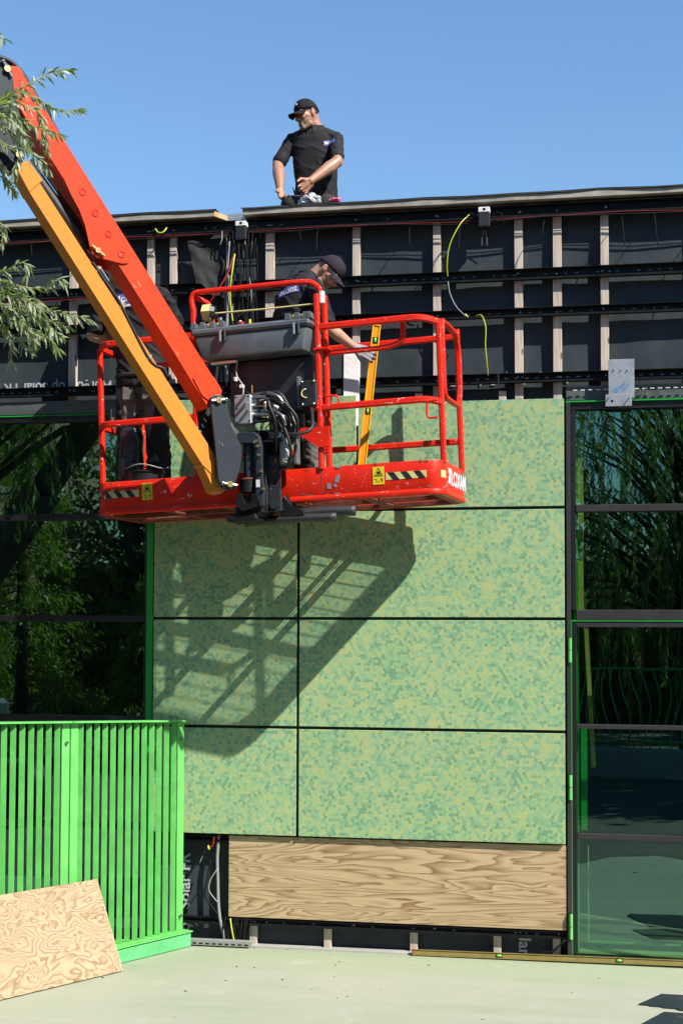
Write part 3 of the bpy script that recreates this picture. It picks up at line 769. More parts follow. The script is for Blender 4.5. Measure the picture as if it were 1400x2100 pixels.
def level_bar(name, p0, p1, wd, th, face, mats, label, cat, vials, closed=False):
    ax = (V(p1) - V(p0)); L = ax.length; f = V(face); f = (f - ax.normalized() * f.dot(ax.normalized())).normalized()
    side = ax.normalized().cross(f)
    E_ = empty(name, V(p0)); M = frame((0, 0, 0), ax, side, f); 
    for q0, q1, m in ((-wd / 2, -wd / 2 + wd * .16, mats[1]), (wd / 2 - wd * .16, wd / 2, mats[1])):
        g = G(); g.box((0, q0, -th / 2), (L, q1, th / 2), .001, M); mk('flange', g, m, E_)
    g = G(); g.box((.004, -wd / 2 + wd * .161, -th * .28), (L - .004, wd / 2 - wd * .161, th * .28), .001, M); mk('web', g, mats[0], E_)
    for e in (0, 1):
        x = L * e; g = G(); g.box((x - .004, -wd / 2 - .001, -th / 2 - .001), (x + .006 - .01 * e * 0, wd / 2 + .001, th / 2 + .001), .001, M); mk('end_cap', g, mats[2], E_)
    for v in vials:
        g = G(); g.box((v - .025, -wd * .33, -th * .30), (v + .025, wd * .33, th * .34), .002, M); h = mk('vial_holder', g, 'cable_black', E_)
        g = G(); g.cyl(M @ V((v - .018, 0, th * .32)), M @ V((v + .018, 0, th * .32)), .008, 10); mk('vial', g, 'vial_green', h, smooth=True)
    tag(E_, label, cat); return E_
level_bar('spirit_level', (.578, -.03, .024), (3.05, -.03, .036), .044, .03, (0, -1, .25), ('level_brass', 'level_brass', 'cable_red'),
          'long brass yellow spirit level lying on the ground along the wall', 'spirit level', (.63, 1.48))
def slab(pts, z, th, name, label):
    g = G(); g.prism(pts, lambda x, y, o: (x, y, o), z, z + th); o = mk(name, g, 'slate_sheet'); tag(o, label, 'roof sheet'); return o
s1 = slab([(2.17, -1.118), (2.323, -.829), (2.95, -.85), (2.95, -1.26), (2.42, -1.205), (2.40, -1.17), (2.325, -1.165), (2.31, -1.145), (2.245, -1.14), (2.235, -1.123)], .004, .006, 'dark_sheet', 'dark slate grey sheet with stepped edge lying on the ground nearer the door')
s2 = slab([(2.145, -1.65), (2.322, -1.274), (2.95, -1.31), (2.95, -1.80), (2.15, -1.74)], .004, .006, 'dark_sheet', 'dark slate grey sheet with straight edges lying on the ground farther from the door')
for s_, (x, y) in ((s1, (2.43, -.95)), (s2, (2.40, -1.40))):
    g = G(); g.box((x, y, .0105), (x + .06, y + .006, .0115)); g.box((x - .01, y + .03, .0105), (x + .05, y + .036, .0115)); mk('print_mark', g, 'litter', s_)
g = G(); random.seed(5)
for k in range(150):
    x, y = random.uniform(-3, 5), -random.random() ** 1.3 * 5.5 - .03; s_ = random.uniform(.003, .010) * (1.4 if random.random() < .1 else .8)
    a_ = random.uniform(0, 6.28); M = Matrix.Translation((x, y, s_ * .3)) @ Matrix.Rotation(a_, 4, 'Z') @ Matrix.Rotation(random.uniform(-.4, .4), 4, 'X')
    g.box((-s_ * random.uniform(.6, 2), -s_ * .6, -s_ * .3), (s_, s_ * .6, s_ * .3), 0, M, 0 if random.random() < .7 else 1)
tag(mk('litter', g, ['litter', 'cut_wood']), 'scattered leaf bits, wood chips and dust specks on the painted ground', 'litter', kind='stuff')
# ------------------------------------------------------------------ boom lift
L0 = V((-6.4, -5.6, 0))
LIFT = empty('boom_lift', L0)
tag(LIFT, 'red and orange boom lift with its work platform raised in front of the green panels', 'boom lift')
byaw, broll = R(-5.74), R(2.2)
bu = V((math.cos(byaw), math.sin(byaw), 0)); bv = V((-math.sin(byaw), math.cos(byaw), 0)); bw = V((0, 0, 1))
bu, bw = bu * math.cos(broll) + bw * math.sin(broll), -bu * math.sin(broll) + bw * math.cos(broll)
BO = V((.915, -1.053, 3.314)); MB = frame(BO, bu, bv, bw)
def BW(a, b, c): return MB @ V((a, b, c))
def bmk(name, g, mat, **k):
    o = mk(name, g, mat, LIFT, **k); o.matrix_local = Matrix.Translation(-L0) @ MB; return o
def lmk(name, g, mat, parent=None, **k):
    for v in g.v: v -= L0
    return mk(name, g, mat, LIFT, **k)
HI = -2.54; W_ = .80
# floor frame + grating
g = G()
for a in (-2.50, -2.0, -1.55, -1.05, -.55, -.06): g.box((a - .022, .01, -.03), (a + .022, W_ - .01, .006), .003)
for b in (.03, .4, W_ - .03): g.box((HI + .05, b - .02, -.028), (-.05, b + .02, .004), .003)
PLAT = bmk('platform', g, 'rust_red')
def pmk(name, g, mat, **k): return mk(name, g, mat, PLAT, **k)
g = G(); a = HI + .03
while a < -.03: g.box((a, .02, .010), (a + .0055, W_ - .02, .0155)); a += .024
b = .05
while b < W_ - .03: g.box((HI + .03, b, .0115), (-.03, b + .005, .0145)); b += .05
pmk('floor_grating', g, 'rust_red')
# toe board all round
path = []
r_ = .11
def arc(cx, cy, a0, a1, n=7): return [(cx + r_ * math.cos(R(a0 + (a1 - a0) * i / n)), cy + r_ * math.sin(R(a0 + (a1 - a0) * i / n)), 0) for i in range(n + 1)]
path = arc(HI + r_, r_, 180, 270) + [(-1.9, 0, 0), (-1.27, 0, 0), (-.6, 0, 0)] + arc(-r_, r_, 270, 360) + arc(-r_, W_ - r_, 0, 90) + [(-.8, W_, 0), (-1.7, W_, 0)] + arc(HI + r_, W_ - r_, 90, 180)
g = G(); g.sweep(path, [(0, .005), (.004, .012), (.004, .196), (.001, .203), (-.003, .203), (-.003, .005)], up0=(0, 0, 1), closed=True)
pmk('toe_board', g, 'lift_red', auto=35)
g = G(); g.sweep(path, [(.010, -.024), (.014, -.012), (.012, .002), (.004, .012), (-.030, .006), (-.030, -.03), (.0, -.03)], up0=(0, 0, 1), closed=True)
pmk('bottom_frame', g, 'lift_red', auto=35)
PR = rrect(.032, .045); PV = rrect(.039, .039)
def rtube(pts, name='rail', prof=PR, r=.1, up0=None, n=6):
    g = G(); g.sweep(fillet(pts, r, n) if len(pts) > 2 else pts, prof, up0=up0); return pmk(name, g, 'lift_red', auto=35)
Z1 = (0, 0, 1)
# near side, right half
rtube([(-.815, .0, 1.172), (-.10, 0, 1.172), (.0, .12, 1.15)], r=.13, up0=Z1)
rtube([(-.815, .0, .612), (-.08, 0, .612), (.0, .10, .600)], r=.12, up0=Z1)
rtube([(-.79, .07, 1.00), (-.36, .07, 1.00), (-.24, .06, 1.03), (-.24, .03, 1.17)], r=.14, name='hand_loop', prof=rrect(.030, .036, .3))
# near side, left half
rtube([(-1.75, .0, 1.20), (-2.44, 0, 1.20), (HI + .01, .12, 1.20), (HI + .01, .7, 1.20)], r=.11, up0=Z1)
rtube([(-1.75, .0, .62), (-2.46, 0, .62), (HI + .01, .12, .62), (HI + .01, .7, .62)], r=.11, up0=Z1)
rtube([(-1.78, .08, 1.03), (-2.16, .08, 1.03), (-2.26, .07, 1.07), (-2.27, .03, 1.19)], r=.13, name='hand_loop', prof=rrect(.030, .036, .3))
# far side and left end
rtube([(HI + .01, .69, 1.20), (HI + .06, W_, 1.19), (-.02, W_, 1.19)], r=.08, up0=Z1)
rtube([(HI + .01, .69, .62), (HI + .06, W_, .44), (-.02, W_, .425)], r=.08, up0=Z1)
# posts
for a, b, c0, c1 in ((-.005, .10, .19, 1.14), (-.833, 0, .19, 1.40), (-1.742, 0, .19, 1.40), (HI + .02, .10, .19, 1.19), (-.006, .715, .19, 1.225), (-1.27, W_, .19, 1.18), (HI + .04, W_ - .03, .19, 1.19), (-.80, .075, .19, 1.40)):
    rtube([(a, b, c0), (a, b, c1)], name='post', prof=PV, up0=(0, 1, 0))
# raised guard over the controls
rtube([(-1.745, .0, 1.38), (-1.755, .0, 1.505), (-1.0, 0, 1.50), (-.835, .01, 1.495), (-.795, .075, 1.36)], name='guard_rail', r=.10, n=7)
rtube([(-1.755, .01, 1.485), (-1.65, .10, 1.44), (-1.65, .16, 1.2)], name='guard_brace', r=.06, prof=rrect(.030, .034, .3))
# entry gate in the right end
q = [(.004, .17, 1.17), (.004, .40, 1.175), (.004, .63, 1.165), (.004, .69, 1.08), (.004, .70, .78), (.004, .63, .655), (.004, .4, .645), (.004, .17, .65), (.004, .145, .70), (.004, .145, 1.12)]
g = G(); g.sweep(fillet(q + [q[0]], .05, 3)[:-1], rrect(.034, .040), up0=(1, 0, 0), closed=True); pmk('gate_frame', g, 'lift_red', auto=35)
g = G(); g.box((-.01, .16, .66), (.0, .27, .84), .003); pmk('gate_hinge_plate', g, 'lift_red')
# eyes and brackets
for a, c in ((-.745, .655), (-.055, .54)):
    q = [(a - .055, .02, c - .04), (a + .04, .02, c - .035), (a + .045, .02, c + .035), (a - .055, .02, c + .04)] if a < -.5 else [(a + .04, .0, c + .06), (a - .03, .0, c + .055), (a - .03, .0, c - .06), (a + .04, .0, c - .055)]
    rtube(q, name='lanyard_eye', r=.03, prof=rrect(.014, .014, .3), n=4)
g = G(); g.box((-.86, -.03, 1.01), (-.75, .10, 1.022), .002); pmk('shelf_bracket', g, 'lift_red')
g = G(); g.box((-.90, -.03, .60), (-.835, .02, .665), .004); pmk('clamp', g, 'lift_red')
g = G(); g.prism([(-.985, .478), (-.762, .478), (-.762, .340), (-.84, .336), (-.975, .43)], lambda x, y, o: (x, o, y), -.035, -.015); pmk('foot_bracket', g, 'lift_red')
# toe board seams, stickers and marks
def decal(pts, mat, name, o=-.006, fn=None):
    g = G(); fn = fn or (lambda x, y, q: (x, q, y)); g.prism(pts, fn, o - .0015, o); return pmk(name, g, mat)
for a in (-.835,): g = G(); g.box((a - .003, -.0055, .02), (a + .003, -.0035, .2)); pmk('seam', g, 'grime_brown')
def rim(s, z, o=.0065):
    """point on the outside of the toe board, s metres along it from the left end of the near side"""
    c_ = r_ * math.pi / 2; L_ = -HI - 2 * r_
    if s < c_: t = math.pi + s / r_; return V((HI + r_ + (r_ + o) * math.cos(t), r_ + (r_ + o) * math.sin(t), z))
    if s < c_ + L_: return V((HI + r_ + s - c_, -o, z))
    t = 1.5 * math.pi + min(s - c_ - L_, c_) / r_; e = max(0, s - 2 * c_ - L_)
    return V((-r_ + (r_ + o) * math.cos(t), r_ + (r_ + o) * math.sin(t) + e, z))
def strip(s0, s1, z0, z1, sk, mat, name, o):
    """strip on the toe board; its ends lean by sk"""
    g = G(); n = 6; vs = []
    for i in range(n + 1):
        for z, k in ((z0, sk), (z1, 0)): vs.append(rim(s0 + (s1 - s0) * i / n + k, z, o))
    g.add(vs, [(2 * i, 2 * i + 2, 2 * i + 3, 2 * i + 1) for i in range(n)]); return pmk(name, g, mat)
for s0, s1 in ((.02, .41), (2.218, 2.50), (2.60, 2.66)):
    strip(s0, s1, .085, .135, 0, 'hazard_cream', 'hazard_tape', .0065); x = s0 + .012
    while x < s1 - .085: strip(x, x + .045, .085, .135, .038, 'hazard_black', 'hazard_stripe', .0075); x += .09
random.seed(17)
for k in range(26):
    s_ = random.choice((random.uniform(.1, 1.0), random.uniform(1.6, 2.7))); z = random.uniform(.006, .03) if k % 3 else random.uniform(.185, .20); w_ = random.uniform(.006, .035); h_ = random.uniform(.003, .012)
    strip(s_, s_ + w_, z, z + h_, random.uniform(-.01, .01), random.choice(('grime_brown', 'grime_brown', 'primer_grey')), 'paint_chip', .0058)
for a0 in (-.474, -2.167):
    decal([(a0, .058), (a0 + .08, .058), (a0 + .08, .178), (a0, .178)], 'yellow_label', 'warning_sticker')
    g = G()
    tri = [(a0 + .014, .122), (a0 + .066, .122), (a0 + .04, .170)]
    for i in range(3): g.tube([(tri[i][0], -.0082, tri[i][1]), (tri[(i + 1) % 3][0], -.0082, tri[(i + 1) % 3][1])], .0015, 4)
    g.box((a0 + .030, -.0085, .128), (a0 + .05, -.0078, .146)); g.box((a0 + .006, -.0085, .113), (a0 + .074, -.0078, .1155))
    g.tube([(a0 + .012, -.0082, .098), (a0 + .03, -.0082, .088), (a0 + .022, -.0082, .076), (a0 + .05, -.0082, .077)], .0014, 4)
    g.box((a0 + .055, -.0085, .082), (a0 + .059, -.0078, .100)); g.box((a0 + .063, -.0085, .072), (a0 + .068, -.0078, .098))
    pmk('sticker_print', g, 'cable_black')
for pts in ([(-.80, .09), (-.77, .088), (-.772, .05), (-.798, .052)], [(-.735, .13), (-.71, .15), (-.705, .12), (-.72, .09), (-.745, .095)], [(-.74, .20), (-.69, .20), (-.70, .188), (-.73, .186)], [(-.755, .078), (-.735, .085), (-.725, .062), (-.745, .058)]):
    decal(pts, 'primer_grey', 'paint_chip')
# lettering on the right end
M = frame((.0065, .27, .055), (0, 1, 0), (0, 0, 1))
pmk('lettering', text_geom('LOXAM', .145, M, .0006, .004), 'print_pure')
g = G()
for s_ in (1, -1):
    for zz in (0, 1): g.tube([(.007, .205 - .03, .085 + .0 + (.095 if (s_ > 0) == (zz == 1) else 0) * .5 + zz * .0), (.007, .205 + .03, .085 + (.095 if (s_ < 0) == (zz == 1) else 0) * .5)], .006, 5)
g.tube([(.007, .18, .055), (.007, .235, .16)], .007, 5); g.tube([(.007, .235, .055), (.007, .18, .16)], .007, 5)
pmk('emblem', g, 'print_pure')

# control box
g = G()
g.add([(-1.645, -.115, .995), (-.90, -.115, .995), (-.885, .16, .995), (-1.645, .16, .995), (-1.70, -.125, 1.165), (-.87, -.125, 1.165), (-.845, .18, 1.165), (-1.70, .18, 1.165)],
      [(0, 1, 2, 3), (4, 7, 6, 5), (0, 4, 5, 1), (1, 5, 6, 2), (2, 6, 7, 3), (3, 7, 4, 0)])
bm = bmesh.new(); 
for v in g.v: bm.verts.new(v)
bm.verts.ensure_lookup_table()
for f in g.f: bm.faces.new([bm.verts[i] for i in f])
bmesh.ops.bevel(bm, geom=list(bm.edges), offset=.022, segments=3, affect='EDGES', profile=.5)
CB = bmk('control_box', G().bm(bm), 'control_grey', auto=20)
def cmk(name, g, mat, **k): return mk(name, g, mat, CB, **k)
g = G(); g.box((-1.715, -.14, 1.163), (-.845, .19, 1.215), .016); cmk('lid', g, 'control_grey')
for a in (-1.50, -.965):
    for k in (0, 1):
        g = G(); g.box((a + k * .032, -.158, 1.10), (a + .02 + k * .032, -.128, 1.185), .006); cmk('latch', g, 'steel' if k == 0 else 'black_plastic')
for a in (-1.695, -1.63, -1.56, -1.49, -1.005, -.94, -.88, -.855):
    g = G(); g.prism([(-.022, 0), (.022, 0), (.012, .045), (-.012, .045)], lambda x, y, o: (a + x, o, 1.213 + y), -.13, -.06); cmk('switch_guard', g, 'control_grey')
for a, m in ((-1.595, 'yellow_label'), (-1.525, 'yellow_label'), (-.972, 'yellow_label'), (-.91, 'yellow_label'), (-1.36, 'white_label'), (-1.29, 'yellow_label'), (-.935, 'white_label')):
    g = G(); g.cyl((a, -.09, 1.21), (a, -.09, 1.25), .010, 8); cmk('switch', g, m)
g = G(); g.cyl((-1.36, -.08, 1.21), (-1.36, -.08, 1.24), .028, 12); cmk('stop_button', g, 'cable_red')
g = G(); g.cyl((-1.535, -.02, 1.21), (-1.535, -.02, 1.30), .020, 12); cmk('horn', g, 'steel')
for a in (-1.66, -1.645, -1.63): g = G(); g.cyl((a, .02, 1.2), (a, .02, 1.27), .006, 6); cmk('lever', g, 'cable_red')
g = G(); g.box((-1.60, -.07, .965), (-1.40, -.04, .988), .006); cmk('mount_bar', g, 'steel')
# guard rope and reel
g = G(); g.cyl((-1.67, .02, 1.355), (-1.61, .02, 1.355), .062, 6); rl_ = bmk('rope_reel', g, 'hazard_cream')
g = G(); g.cyl((-1.612, .02, 1.355), (-1.58, .02, 1.352), .060, 8, r2=.04); mk('reel_cap', g, 'black_plastic', rl_)
g = G(); g.tube([(-1.58, .015, 1.345), (-1.2, .0, 1.335), (-.84, -.0, 1.335)], .0062, 6); mk('rope', g, 'hazard_cream', rl_)
g = G(); g.cyl((-.80, .02, 1.34), (-.80, .02, 1.42), .022, 10); mk('clip', g, 'white_label', rl_)
# black housing below the controls; lower box added as dark void behind hoses
g = G(); g.box((-1.50, .03, .60), (-.885, .12, 1.0), .02); g.box((-1.22, .035, .40), (-.97, .10, .605), .01); hs = bmk('control_housing', g, 'black_plastic')
g = G(); g.box((-.955, -.05, .62), (-.84, .0, .80), .006); mk('socket_box', g, 'black_plastic', hs)
g = G()
for a, c in ((-.94, .79), (-.855, .79), (-.94, .635), (-.86, .635)): g.ball((a, -.052, c), .010, seg=8)
mk('socket_screws', g, 'steel', hs, smooth=True)
q = [(-.91 + .035 * math.cos(t), -.055, .71 + .03 * math.sin(t)) for t in [1.6 + .45 * i for i in range(8)]]
mk('earth_wire', G().tube(q, .005, 6), 'hazard_cream', hs, smooth=True)
g = G(); g.box((-.99, -.02, .62), (-.965, .03, .84), .004); mk('side_plate', g, 'control_grey', hs)
q = [(-1.40, -.06, .98), (-1.41, -.06, .88), (-1.36, -.08, .80), (-1.35, -.10, .74), (-1.36, -.1, .62)]
bmk('harness', G().tube(smoothpath(q, 6), .006, 7), 'filter_grey', smooth=True)
q = [(-1.45, -.05, .98), (-1.44, -.06, .85), (-1.37, -.08, .77), (-1.28, -.08, .72)]
bmk('harness', G().tube(smoothpath(q, 6), .007, 7), 'cable_black', smooth=True)
g = G(); g.box((-1.375, -.11, .775), (-1.345, -.08, .80), .003); g.box((-1.42, -.09, .83), (-1.40, -.06, .86), .003); bmk('harness_clip', g, 'white_label')

# --- jib plane
JP = V((-.568, -1.35, 3.901)); jh = V((-.81, -.59, 0)).normalized(); jn = V((.59, -.81, 0)).normalized()
def J(s, t, o=0.0): return JP + jh * s + V((0, 0, t)) + jn * o
def jprism(poly, o0, o1): return G().prism(poly, lambda x, y, o: J(x, y, o), o0, o1)
def bevelled(g, off, seg=2):
    bm = bmesh.new(); vs = [bm.verts.new(v) for v in g.v]
    for f in g.f:
        try: bm.faces.new([vs[i] for i in f])
        except ValueError: pass
    bmesh.ops.bevel(bm, geom=[e for e in bm.edges], offset=off, segments=seg, affect='EDGES', profile=.5, clamp_overlap=True)
    return G().bm(bm)
beam = [(1.389, 2.026), (1.334, 2.027), (1.271, 1.928), (1.044, 1.604), (.029, .171), (-.048, .072), (-.035, -.001), (.007, -.03), (.051, -.056), (.093, .006), (.34, .366), (1.169, 1.532), (1.362, 1.809)]
BM = lmk('jib_boom', bevelled(jprism(beam, -.21, 0), .005), 'boom_red')
def jsub(name, g, mat, parent, **k):
    for v in g.v: v -= L0
    return mk(name, g, mat, parent, **k)
gus = [(1.044, 1.348), (1.028, 1.363), (.92, 1.353), (.888, 1.335), (.595, .916), (.591, .884), (.617, .849), (.65, .842), (.831, .866), (.854, .888), (.871, .947), (.898, 1.064), (.94, 1.16), (.989, 1.242)]
jsub('gusset_plate', bevelled(jprism(gus, .0005, .012), .002, 1), 'boom_red', BM)
jsub('gusset_plate', jprism(gus, -.222, -.2105), 'boom_red', BM)
eg = [(.148, .161), (.161, .133), (.095, .021), (.009, -.031), (-.042, .071), (.01, .149), (.052, .181), (.134, .194)]
jsub('end_plate', bevelled(jprism(eg, .0005, .009), .002, 1), 'boom_red', BM)
for s_, t_ in ((.919, 1.277), (.835, 1.151), (.746, 1.026), (.657, .902)):
    q = [J(s_ + .021 * math.cos(k * math.pi / 8), t_ + .021 * math.sin(k * math.pi / 8), .0135) for k in range(16)]
    g = G(); g.sweep(q, rrect(.004, .006, .3), closed=True, up0=jn); jsub('plug_weld', g, 'boom_red', BM, auto=40)
    g = G(); g.cyl(J(s_, t_, .0115), J(s_, t_, .0128), .018, 14); jsub('plug_weld', g, 'lift_red', BM)
g = G(); ed = (V((.34, .366)) - V((.093, .006))).normalized()
c0, c1 = V((.270, .264)), V((.165, .111))
nrm2 = V((ed.y, -ed.x)) * -1
g.add([J(*(c0 + nrm2 * .0015), -.08), J(*(c1 + nrm2 * .0015), -.08), J(*(c1 - ed * .02 + nrm2 * .0015), -.105), J(*(c1 + nrm2 * .0015), -.13), J(*(c0 + nrm2 * .0015), -.13), J(*(c0 + ed * .02 + nrm2 * .0015), -.105)], [(0, 1, 2, 3, 4, 5)])
jsub('slot', g, 'cable_black', BM)
# grease, scuffs and scratches on the jib
random.seed(29)
def smear(s_, t_, L_, w_, mat, name):
    d_ = V((.575, .818)); n_ = V((-d_.y, d_.x)); q = V((s_, t_)); k = [(-.5, 0), (-.25, .5), (.2, .42), (.5, .1), (.3, -.4), (-.2, -.5)]
    g = G(); g.add([J(*(q + d_ * (a * L_) + n_ * (b * w_ * random.uniform(.7, 1.2))), .0011) for a, b in k], [tuple(range(6))]); jsub(name, g, mat, BM)
for k in range(12):
    f_ = random.uniform(.04, .95); off = random.uniform(.01, .10); c_ = V((.06, .16)).lerp(V((1.08, 1.60)), f_)
    if .50 < c_.x < 1.08: continue
    smear(c_.x + off * .818, c_.y - off * .575, random.uniform(.02, .10), random.uniform(.0015, .005), random.choice(('hazard_cream', 'rust_red', 'grime_brown')), 'scuff')
# tie rod
org = [(1.376, 1.375), (1.321, 1.43), (1.266, 1.432), (1.177, 1.326), (1.186, 1.299), (.011, -.338), (.003, -.37), (-.007, -.386), (-.018, -.5), (-.095, -.591), (-.057, -.622), (-.005, -.608), (.079, -.423), (1.257, 1.245), (1.276, 1.262)]
rodp = [(1.30, 1.432), (1.266, 1.432), (1.186, 1.304), (.005, -.345), (-.012, -.40), (-.012, -.50), (-.09, -.59), (-.055, -.620), (-.005, -.608), (.079, -.428), (1.257, 1.245), (1.33, 1.37)]
TR = lmk('tie_rod', bevelled(jprism(rodp, -.175, -.02), .004), 'boom_orange')
sl = [(1.345, 1.385), (1.266, 1.440), (1.170, 1.325), (1.256, 1.235)]
jsub('sleeve', bevelled(jprism(sl, -.182, -.012), .006), 'boom_orange', TR)
sl = [(.075, -.30), (-.008, -.345), (.0, -.55), (.088, -.43)]
jsub('sleeve', bevelled(jprism([(.09, -.43), (.062, -.385), (-.005, -.42), (-.012, -.52)], -.180, -.0125), .004), 'boom_orange', TR)
# knuckle plates at the top end, bracket plates at the platform end
kn = [(1.643, 2.013), (1.463, 2.035), (1.430, 2.036), (1.402, 2.013), (1.379, 1.936), (1.362, 1.814), (1.32, 1.665), (1.296, 1.497), (1.296, 1.435), (1.338, 1.394), (1.378, 1.400), (1.415, 1.45), (1.70, 1.50), (1.85, 1.75)]
KN = lmk('knuckle_bracket', bevelled(jprism(kn, .012, .035), .003, 1), 'dark_steel')
jsub('back_plate', jprism(kn, -.25, -.227), 'dark_steel', KN)
br = [(.049, -.024), (.046, .012), (.018, .030), (-.023, .034), (-.065, .013), (-.079, -.061), (-.094, -.151), (-.108, -.216), (-.150, -.259), (-.175, -.307), (-.176, -.382), (-.159, -.465), (-.135, -.532), (-.118, -.588), (-.083, -.602), (-.038, -.585), (-.01, -.538), (.016, -.263)]
BRK = lmk('jib_bracket', bevelled(jprism(br, .012, .038), .004), 'dark_steel')
jsub('back_plate', jprism(br, -.25, -.225), 'dark_steel', BRK)
jsub('web', jprism([(-.04, -.06), (-.06, -.06), (-.13, -.30), (-.12, -.52), (-.10, -.52), (-.10, -.30)], -.224, .011), 'black_steel', BRK)
for par, s_, t_, dx, dy in ((BRK, -.005, -.005, -1, .15), (BRK, -.088, -.562, 1, .1), (KN, 1.418, 1.98, .5, .8), (KN, 1.338, 1.445, .5, .8)):
    g = G(); g.cyl(J(s_, t_, .03), J(s_, t_, .060), .021, 12); jsub('pin', g, 'brass', par, auto=40)
    d_ = V((dx, dy)).normalized()
    g = G(); g.tube([J(s_ - d_.x * .05, t_ - d_.y * .05, .048), J(s_ + d_.x * .05, t_ + d_.y * .05, .048)], .009, 8); g.ball(J(s_ + d_.x * .052, t_ + d_.y * .052, .05), .014, seg=8); jsub('keeper', g, 'steel', par, auto=40)
g = G(); g.cyl(J(.818, .907, .01), J(.818, .907, .034), .017, 12); jsub('pin', g, 'brass', BM, auto=40)
g = G(); g.tube([J(.86, .935, .026), J(.775, .875, .026)], .008, 8); jsub('keeper', g, 'brass', BM, auto=40)
# levelling cylinder
CY = lmk('hydraulic_cylinder', G().cyl(J(1.26, 1.45, -.11), J(.86, .955, -.11), .048, 18), 'black_plastic', auto=40)
jsub('rod', G().cyl(J(.86, .955, -.11), J(.80, .88, -.11), .024, 12), 'steel', CY, auto=40)
jsub('cylinder_cap', G().cyl(J(.885, .985, -.11), J(.85, .943, -.11), .053, 18), 'black_steel', CY, auto=40)
jsub('feed_pipe', G().tube([J(1.16, 1.40, -.06), J(.92, 1.10, -.06), J(.88, 1.02, -.075)], .009, 7), 'cable_black', CY, smooth=True)
hz = [(.83, .85), (.80, .815), (.766, .765), (.70, .68), (.66, .63), (.634, .585), (.575, .48), (.517, .375), (.449, .262), (.40, .215), (.345, .20), (.318, .155)]
for o_ in (-.02, -.045):
    lmk('hydraulic_hose', G().tube(smoothpath([J(s_ + .012, t_ - .012, o_) for s_, t_ in hz], 4), .0095, 7), 'black_rubber', smooth=True)
for s_, t_ in ((.80, .81), (.64, .59), (.455, .265)):
    g = G(); g.box((-.02, -.018, -.02), (.02, .018, .02), .003, frame(J(s_, t_ - .012, -.035), jh, jn)); lmk('hose_clamp', g, 'brass')
g = G(); g.tube([J(.79, .80, -.02), J(.735, .725, -.02)], .011, 8); lmk('hose_fitting', g, 'steel', auto=40)
# hoses round the knuckle
for k, (o_, ex) in enumerate(((-.06, 0), (-.11, .02), (-.15, .035))):
    q = [J(1.62, 2.03, o_), J(1.48, 2.085 + ex * .5, o_), J(1.38, 2.075 + ex, o_), J(1.30, 2.01 + ex, o_), J(1.235, 1.91 + ex, o_), J(1.14, 1.77 + ex * .5, o_), J(1.05, 1.63, o_)]
    lmk('hydraulic_hose', G().tube(smoothpath(q, 6), .017, 8), 'black_rubber', smooth=True)
for k in range(4):
    q = [J(-.02 - .012 * k, .05, -.02 - .03 * k), J(-.075 - .012 * k, -.02, -.02 - .03 * k), J(-.10 - .016 * k, -.14, -.02 - .02 * k), J(-.15 - .018 * k, -.23, -.02), J(-.21 - .01 * k, -.26 + .02 * k, -.02)]
    lmk('hydraulic_hose', G().tube(smoothpath(q, 6), .011, 7), 'black_rubber', smooth=True)

# --- rotator, mounting column and valve block between jib and platform
g = G(); g.box((-1.36, -.30, -.13), (-1.18, -.05, -.06), .01); g.box((-1.30, -.20, -.09), (-1.16, -.02, .46), .012)
ROT = bmk('platform_rotator', g, 'black_steel')
def rmk(name, g, mat, **k): return mk(name, g, mat, ROT, **k)
g = G(); g.box((-1.42, -.32, -.165), (-1.20, -.10, -.115), .015); g.box((-1.36, -.30, -.115), (-1.16, -.06, -.085), .008); rmk('slew_base', g, 'black_steel')
g = G(); g.cyl((-1.26, -.27, .10), (-1.26, -.27, .36), .038, 14); rmk('pivot_tube', g, 'dark_steel', auto=40)
g = G(); g.cyl((-1.27, -.27, .03), (-1.27, -.27, .115), .060, 16); rmk('pivot_collar', g, 'black_steel', auto=40)
g = G(); g.cyl((-1.27, -.27, .115), (-1.27, -.27, .125), .064, 16); rmk('pivot_ring', g, 'rust_red', auto=40)
g = G(); g.prism([(-1.33, .02), (-1.34, -.06), (-1.29, -.10), (-1.19, -.075), (-1.19, -.04), (-1.28, -.055), (-1.30, .02)], lambda x, y, o: (x, o, y), -.34, -.20); rmk('hook_bracket', g, 'black_steel')
yk = [(-1.36, .40), (-1.30, .435), (-1.20, .43), (-1.165, .40), (-1.15, .33), (-1.155, .12), (-1.145, .03), (-1.15, -.07), (-1.175, -.075), (-1.20, .03), (-1.19, .12), (-1.185, .31), (-1.21, .36), (-1.30, .36), (-1.35, .375)]
g = bevelled(G().prism(yk, lambda x, y, o: (x, o, y), -.33, -.285), .004, 1); rmk('yoke_arm', g, 'dark_steel')
g = G(); g.box((-1.225, -.29, .155), (-1.175, -.23, .32), .004); rmk('actuator', g, 'dark_steel')
g = G(); g.box((-1.192, -.3365, .055), (-1.165, -.335, .105)); rmk('tag', g, 'white_label')
for a, c in ((-1.17, .33), (-1.165, .27), (-1.15, .16), (-1.14, .04), (-1.19, .36), (-1.18, .365)): g = G(); g.cyl((a, -.345, c), (a, -.328, c), .010, 8); rmk('bolt', g, 'brass')
